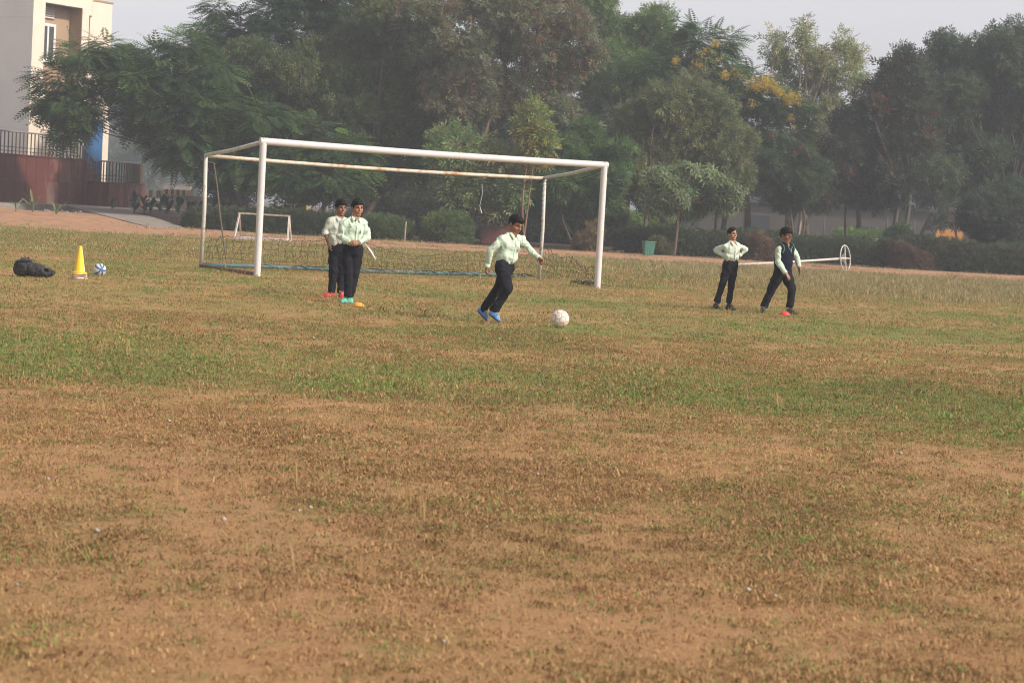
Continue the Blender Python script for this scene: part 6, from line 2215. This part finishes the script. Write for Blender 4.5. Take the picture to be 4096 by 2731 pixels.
# ------------------------------------------------------------------ hedges and shrubs
def hedge(name, label, pts, w, z0, z1, n_, size, color, kind='sprig', seed=1, cat='hedge', group=None, alt=None, alt_p=.15, rag=.1):
    """a clipped hedge along a ground line: dark solid core added against see-through and a shell of leaves"""
    rng = np.random.default_rng(seed)
    n_ = int(n_ * .42)
    pts = [Vector(p) for p in pts]
    t = thing(name, label, cat, pts[len(pts) // 2], group)
    Ls = np.array([0] + list(np.cumsum([(pts[i + 1] - pts[i]).length for i in range(len(pts) - 1)])))
    s = rng.uniform(0, Ls[-1], n_)
    X_ = np.stack([np.interp(s, Ls, [p[k] for p in pts]) for k in range(3)], 1)
    i_ = np.clip(np.searchsorted(Ls, s) - 1, 0, len(pts) - 2)
    tgv = np.array([np.array((pts[k + 1] - pts[k]).normalized()) for k in range(len(pts) - 1)])[i_]
    nv = np.stack([tgv[:, 1], -tgv[:, 0], np.zeros(n_)], 1)
    a = rng.uniform(-.15, PI + .15, n_)
    ca, sa = np.cos(a), np.sin(a)
    sq = 1 / np.maximum(np.abs(ca), np.abs(sa)) ** .7
    hgt = (z1 - z0) * (1 + rag * 2 * (vnoise(np.stack([s * .9, s * 0, s * 0 + seed], 1)) - .5))
    rr = rng.uniform(.80, 1.04, n_)
    ends = np.minimum(s, Ls[-1] - s)
    ef = np.clip(ends / (w * .8), 0, 1) ** .45
    if kind == 'narrow': rr = rng.uniform(.25, 1.15, n_)
    off = nv * (ca * sq * w * rr * ef)[:, None]
    p = X_ + off + np.array([0, 0, 1]) * (z0 + np.maximum(0.02, sa * sq * rr) * hgt * (.55 + .45 * ef))[:, None]
    p[:, 2] = np.maximum(p[:, 2], z0 + .02)
    rad = nv * ca[:, None] + np.array([0, 0, 1]) * sa[:, None]
    low = sa < .1
    p[low, 2] = z0 + rng.random(low.sum()) * hgt[low] * .8
    col = np.array(color)[None] * rng.uniform(.72, 1.28, (n_, 1))
    if alt is not None:
        m_ = rng.random(n_) * .5 + vnoise(p / .9) > 1.2 - alt_p
        col[m_] = np.array(alt) * rng.uniform(.7, 1.2, (m_.sum(), 1))
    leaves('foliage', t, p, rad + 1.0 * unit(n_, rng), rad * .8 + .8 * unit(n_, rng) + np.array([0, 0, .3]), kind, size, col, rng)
    mb = MB()
    m_ = max(6, int(Ls[-1] / .5))
    rad_c = min(w, (z1 - z0)) * .8
    V, F = [], []
    for k in range(m_ + 1):
        ss = Ls[-1] * (.03 + .94 * k / m_)
        c = np.array([np.interp(ss, Ls, [q[j] for q in pts]) for j in range(3)])
        ii_ = min(max(np.searchsorted(Ls, ss) - 1, 0), len(pts) - 2)
        tv = (pts[ii_ + 1] - pts[ii_]).normalized(); nv_ = np.array((tv.y, -tv.x, 0))
        e = min(1, min(ss, Ls[-1] - ss) / (w * .9) + .25) ** .5
        for (x, z) in ((-1, 0), (-1, .6), (-.6, .9), (.6, .9), (1, .6), (1, 0)):
            V.append(c + nv_ * x * w * .80 * e + np.array([0, 0, z0 + z * (z1 - z0) * .84 * e]))
    F = [(k * 6 + j, k * 6 + j + 1, (k + 1) * 6 + j + 1, (k + 1) * 6 + j) for k in range(m_) for j in range(5)] + [tuple(range(6)), tuple(m_ * 6 + j for j in range(6))[::-1]]
    if kind != 'narrow': mb.add(V, F).build('twigs_or_core', M['hedge_core'], t)  # solid dark hull added inside the leaves so nothing shows through
    else:
        for k in range(9):
            c = Vector(X_[k * 7]); mb.tube([c, c + Vector((rng.normal(0, .1), rng.normal(0, .1), (z1 - z0) * .5)), c + Vector((rng.normal(0, .25), rng.normal(0, .2), (z1 - z0) * 1.0))], [.014, .01, .004], 5)
        mb.build('twigs_or_core', M['bark_brown'], t)
    return t


M['hedge_core'] = mat('hedge_core', (0.018, 0.02, 0.012), 0.95, 0.4, 9, 0.6, 20)
hedge('hedge', 'long dark clipped hedge behind the left half of the goal', [GD(735, 79.5), GD(900, 79.8), GD(1150, 80.4), GD(1420, 81)], .7, 0, .80, 9000, .15, (.030, .040, .022), seed=1)
hedge('hedge', 'rounded hedge right of the two standing boys', [GD(1440, 80.4), GD(1640, 80.8)], .8, 0, .86, 3800, .13, (.052, .072, .030), seed=2, alt=(.10, .11, .04))
hedge('bush', 'domed clipped green bush before the broad leaved tree', [GD(1690, 80.2), GD(1880, 80.8)], 1.0, 0, 1.08, 4200, .13, (.058, .080, .032), seed=3, cat='bush', alt=(.11, .12, .045))
hedge('hedge', 'long dark clipped hedge between the right goal post and the net stand', [GD(2460, 82.0), GD(2800, 82.6), GD(3200, 83.4), GD(3520, 83.6)], .8, 0, 1.0, 15000, .14, (.034, .046, .026), seed=4, alt=(.05, .062, .03))
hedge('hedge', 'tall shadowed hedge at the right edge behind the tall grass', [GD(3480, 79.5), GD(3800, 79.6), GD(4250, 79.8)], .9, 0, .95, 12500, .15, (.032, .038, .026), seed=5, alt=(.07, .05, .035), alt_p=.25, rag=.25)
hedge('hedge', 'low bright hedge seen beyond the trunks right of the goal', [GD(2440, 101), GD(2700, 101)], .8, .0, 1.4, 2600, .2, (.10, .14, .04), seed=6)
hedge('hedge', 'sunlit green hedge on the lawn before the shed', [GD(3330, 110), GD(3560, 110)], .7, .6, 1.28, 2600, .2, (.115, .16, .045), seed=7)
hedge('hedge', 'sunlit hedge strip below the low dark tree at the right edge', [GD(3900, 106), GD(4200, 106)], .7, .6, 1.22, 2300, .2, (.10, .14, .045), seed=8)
hedge('thicket', 'added dark thicket closing the bright gap under the trees behind the goal', [GD(1380, 95), GD(1900, 96), GD(2480, 95)], 1.2, 0, 2.6, 11000, .26, (.03, .038, .024), seed=21, cat='thicket', rag=.4)  # shrub row added to darken the bright gap under the crowns
hedge('bush', 'brownish thin shrub at the foot of the right goal post', [GD(2300, 79), GD(2400, 79)], .6, 0, .95, 1300, .17, (.105, .072, .04), kind='narrow', seed=9, cat='bush', rag=.5)
hedge('bush', 'brownish shrub between the bin and the rosette tree', [GD(2600, 79), GD(2680, 79)], .5, 0, .7, 900, .16, (.07, .065, .035), kind='narrow', seed=10, cat='bush', rag=.5)
hedge('bush', 'reddish brown shrub behind the smaller boy', [GD(2990, 79.6), GD(3100, 79.8)], .6, 0, 1.1, 1500, .17, (.095, .055, .036), kind='narrow', seed=11, cat='bush', rag=.5)
hedge('bush', 'purple brown shrub in the hedge beyond the hoop', [GD(3560, 78.6), GD(3720, 78.6)], .6, 0, 1.1, 1700, .17, (.075, .045, .035), kind='narrow', seed=12, cat='bush', rag=.5)
hedge('bush', 'leafy shrub standing in front of the forked dark trunks', [GD(3545, 85), GD(3650, 85)], .9, 0, 1.75, 1900, .22, (.045, .065, .035), seed=13, cat='bush', rag=.3)

# ------------------------------------------------------------------ cannas, young palms
def blade(len_, wid, bend, nseg=6):
    V, F = [], []
    for i in range(nseg + 1):
        t = i / nseg
        w_ = wid * math.sin(PI * min(1, .06 + .94 * t)) ** .8 * (1 if t < 1 else 0)
        y, z = len_ * t * (1 - .25 * bend * t), len_ * (.9 * t - bend * t * t)
        V += [(-w_, y * .5, z + .12 * w_), (0, y * .5, z - .15 * w_), (w_, y * .5, z + .12 * w_)]
    for i in range(nseg):
        for j in (0, 1): F.append((3 * i + j, 3 * i + j + 1, 3 * i + 4 + j, 3 * i + 3 + j))
    return np.array(V), np.array(F)


M['canna'] = mat('canna_leaf', (0.022, 0.042, 0.018), 0.5, 0.3, 6)
M['palm'] = mat('palm_leaf', (0.09, 0.12, 0.04), 0.55, 0.3, 6, stain=(.25, .2, .07), stain_amt=.3)
BL_ = []
for (l_, w_, b_) in ((.62, .085, .25), (.5, .1, .55), (.42, .075, .15), (.55, .09, .8)):
    V, F = blade(l_, w_, b_)
    me = mesh_np('leaf', V, F); me.materials.append(M['canna']); BL_.append(me)
PB_ = []
for (l_, w_, b_) in ((.8, .035, .3), (.65, .03, .6), (.7, .04, .1)):
    V, F = blade(l_, w_, b_)
    me = mesh_np('leaf', V, F); me.materials.append(M['palm']); PB_.append(me)


def leafy(name, label, c, n_, meshes, stem_h, stem_m, rng, group, sc=1.0, tilt=.5, cat='plant'):
    t = thing(name, label, cat, c, group)
    mb = MB(); mb.tube([Vector(c), Vector(c) + Zv * stem_h * .5, Vector(c) + Zv * stem_h], [.03 * sc, .025 * sc, .012 * sc], 6); mb.build('stem', stem_m, t)
    for k in range(n_):
        o = bpy.data.objects.new('leaf', meshes[k % len(meshes)])
        COL.objects.link(o); o.parent = t
        o.location = (0, 0, stem_h * (.15 + .85 * k / n_))
        o.rotation_euler = (rng.normal(-.1, .2), rng.normal(0, tilt * .5), k * 2.4 + rng.normal(0, .3))
        o.scale = [sc * rng.uniform(.8, 1.2)] * 3


rg = np.random.default_rng(4)
spots = [(535, 86), (575, 85), (600, 85.4), (640, 84.6), (665, 85.2), (715, 84.4), (760, 85), (800, 84.6), (850, 84.8), (900, 85.2), (960, 85), (1115, 84.6), (1150, 85), (1190, 84.8)]
lbs = ['canna plant nearest the red plinth corner', 'second canna plant from the red plinth', 'third canna plant from the red plinth', 'fourth canna plant from the red plinth', 'fifth canna plant from the red plinth', 'sixth canna plant from the red plinth',
       'canna plant just left of the rear goal post', 'canna plant just right of the rear goal post', 'canna plant above the hedge end by the goal', 'canna plant over the hedge left of the small goal', 'canna plant above the hedge near the small goal', 'canna plant left of the trunk behind the small goal', 'canna plant beside the trunk behind the small goal', 'canna plant right of the trunk behind the small goal']
for (u, d_), lb in zip(spots, lbs):
    c = GD(u, d_); c.z = .40
    leafy('canna_plant', 'dark broad leaved ' + lb, c, 8, BL_, rg.uniform(.45, .75), M['canna'], rg, 'canna plants in the bed', 1.12, .5)
for (u, d_, z, n_, lb, sc) in ((62, 80.5, .25, 6, 'small young palm at the left edge before the walkway', .8), (130, 81.5, .22, 9, 'largest young palm in the middle before the walkway', 1.25), (224, 80.8, .12, 7, 'yellowing young palm beside the rubble heap', 1.0), (446, 87.6, .5, 5, 'single small canna shoot before the curved plinth', .8)):
    c = GD(u, d_); c.z = z
    leafy('young_palm' if u < 400 else 'canna_plant', lb, c, n_, PB_ if u < 400 else BL_, .35 * sc, M['palm'] if u < 400 else M['canna'], rg, None, sc, .5)
c = GD(1618, 79.2)
o = MB().tube([c, c + Zv * .75 + Vector((.02, 0, 0))], .03, 8).build('stake', M['bark_pale'], None, loc=c)
tag(o, 'thin pale stake standing in front of the rounded hedge', 'stake')
c = GD(1985, 82)
o = MB().box(c + Zv * .35, (1.3, .6, .7), None).build('stone_plinth', M['granite'], None, loc=c, bevel=.02)
MB().box(c + Zv * .72, (1.36, .66, .05), None).build('cap', M['granite'], o)
tag(o, 'low dark red stone block in the shade behind the kicker', 'block')

# ------------------------------------------------------------------ haze: even pale air round everything
hz = nt('haze_air')[0]
hn = hz.node_tree.nodes; hn.clear()
ho = hn.new('ShaderNodeOutputMaterial')
pv = hn.new('ShaderNodeVolumePrincipled')
pv.inputs['Color'].default_value = (0.80, 0.88, 1.0, 1)
pv.inputs['Density'].default_value = 0.0012
pv.inputs['Anisotropy'].default_value = 0.2
hz.node_tree.links.new(pv.outputs[0], ho.inputs['Volume'])
o = MB().box((0, 250, 10), (720, 600, 24.0)).build('haze', hz, None, kind='stuff')
tag(o, 'thin pale morning haze over the whole field', 'haze')
o.location = (0, 0, 0)
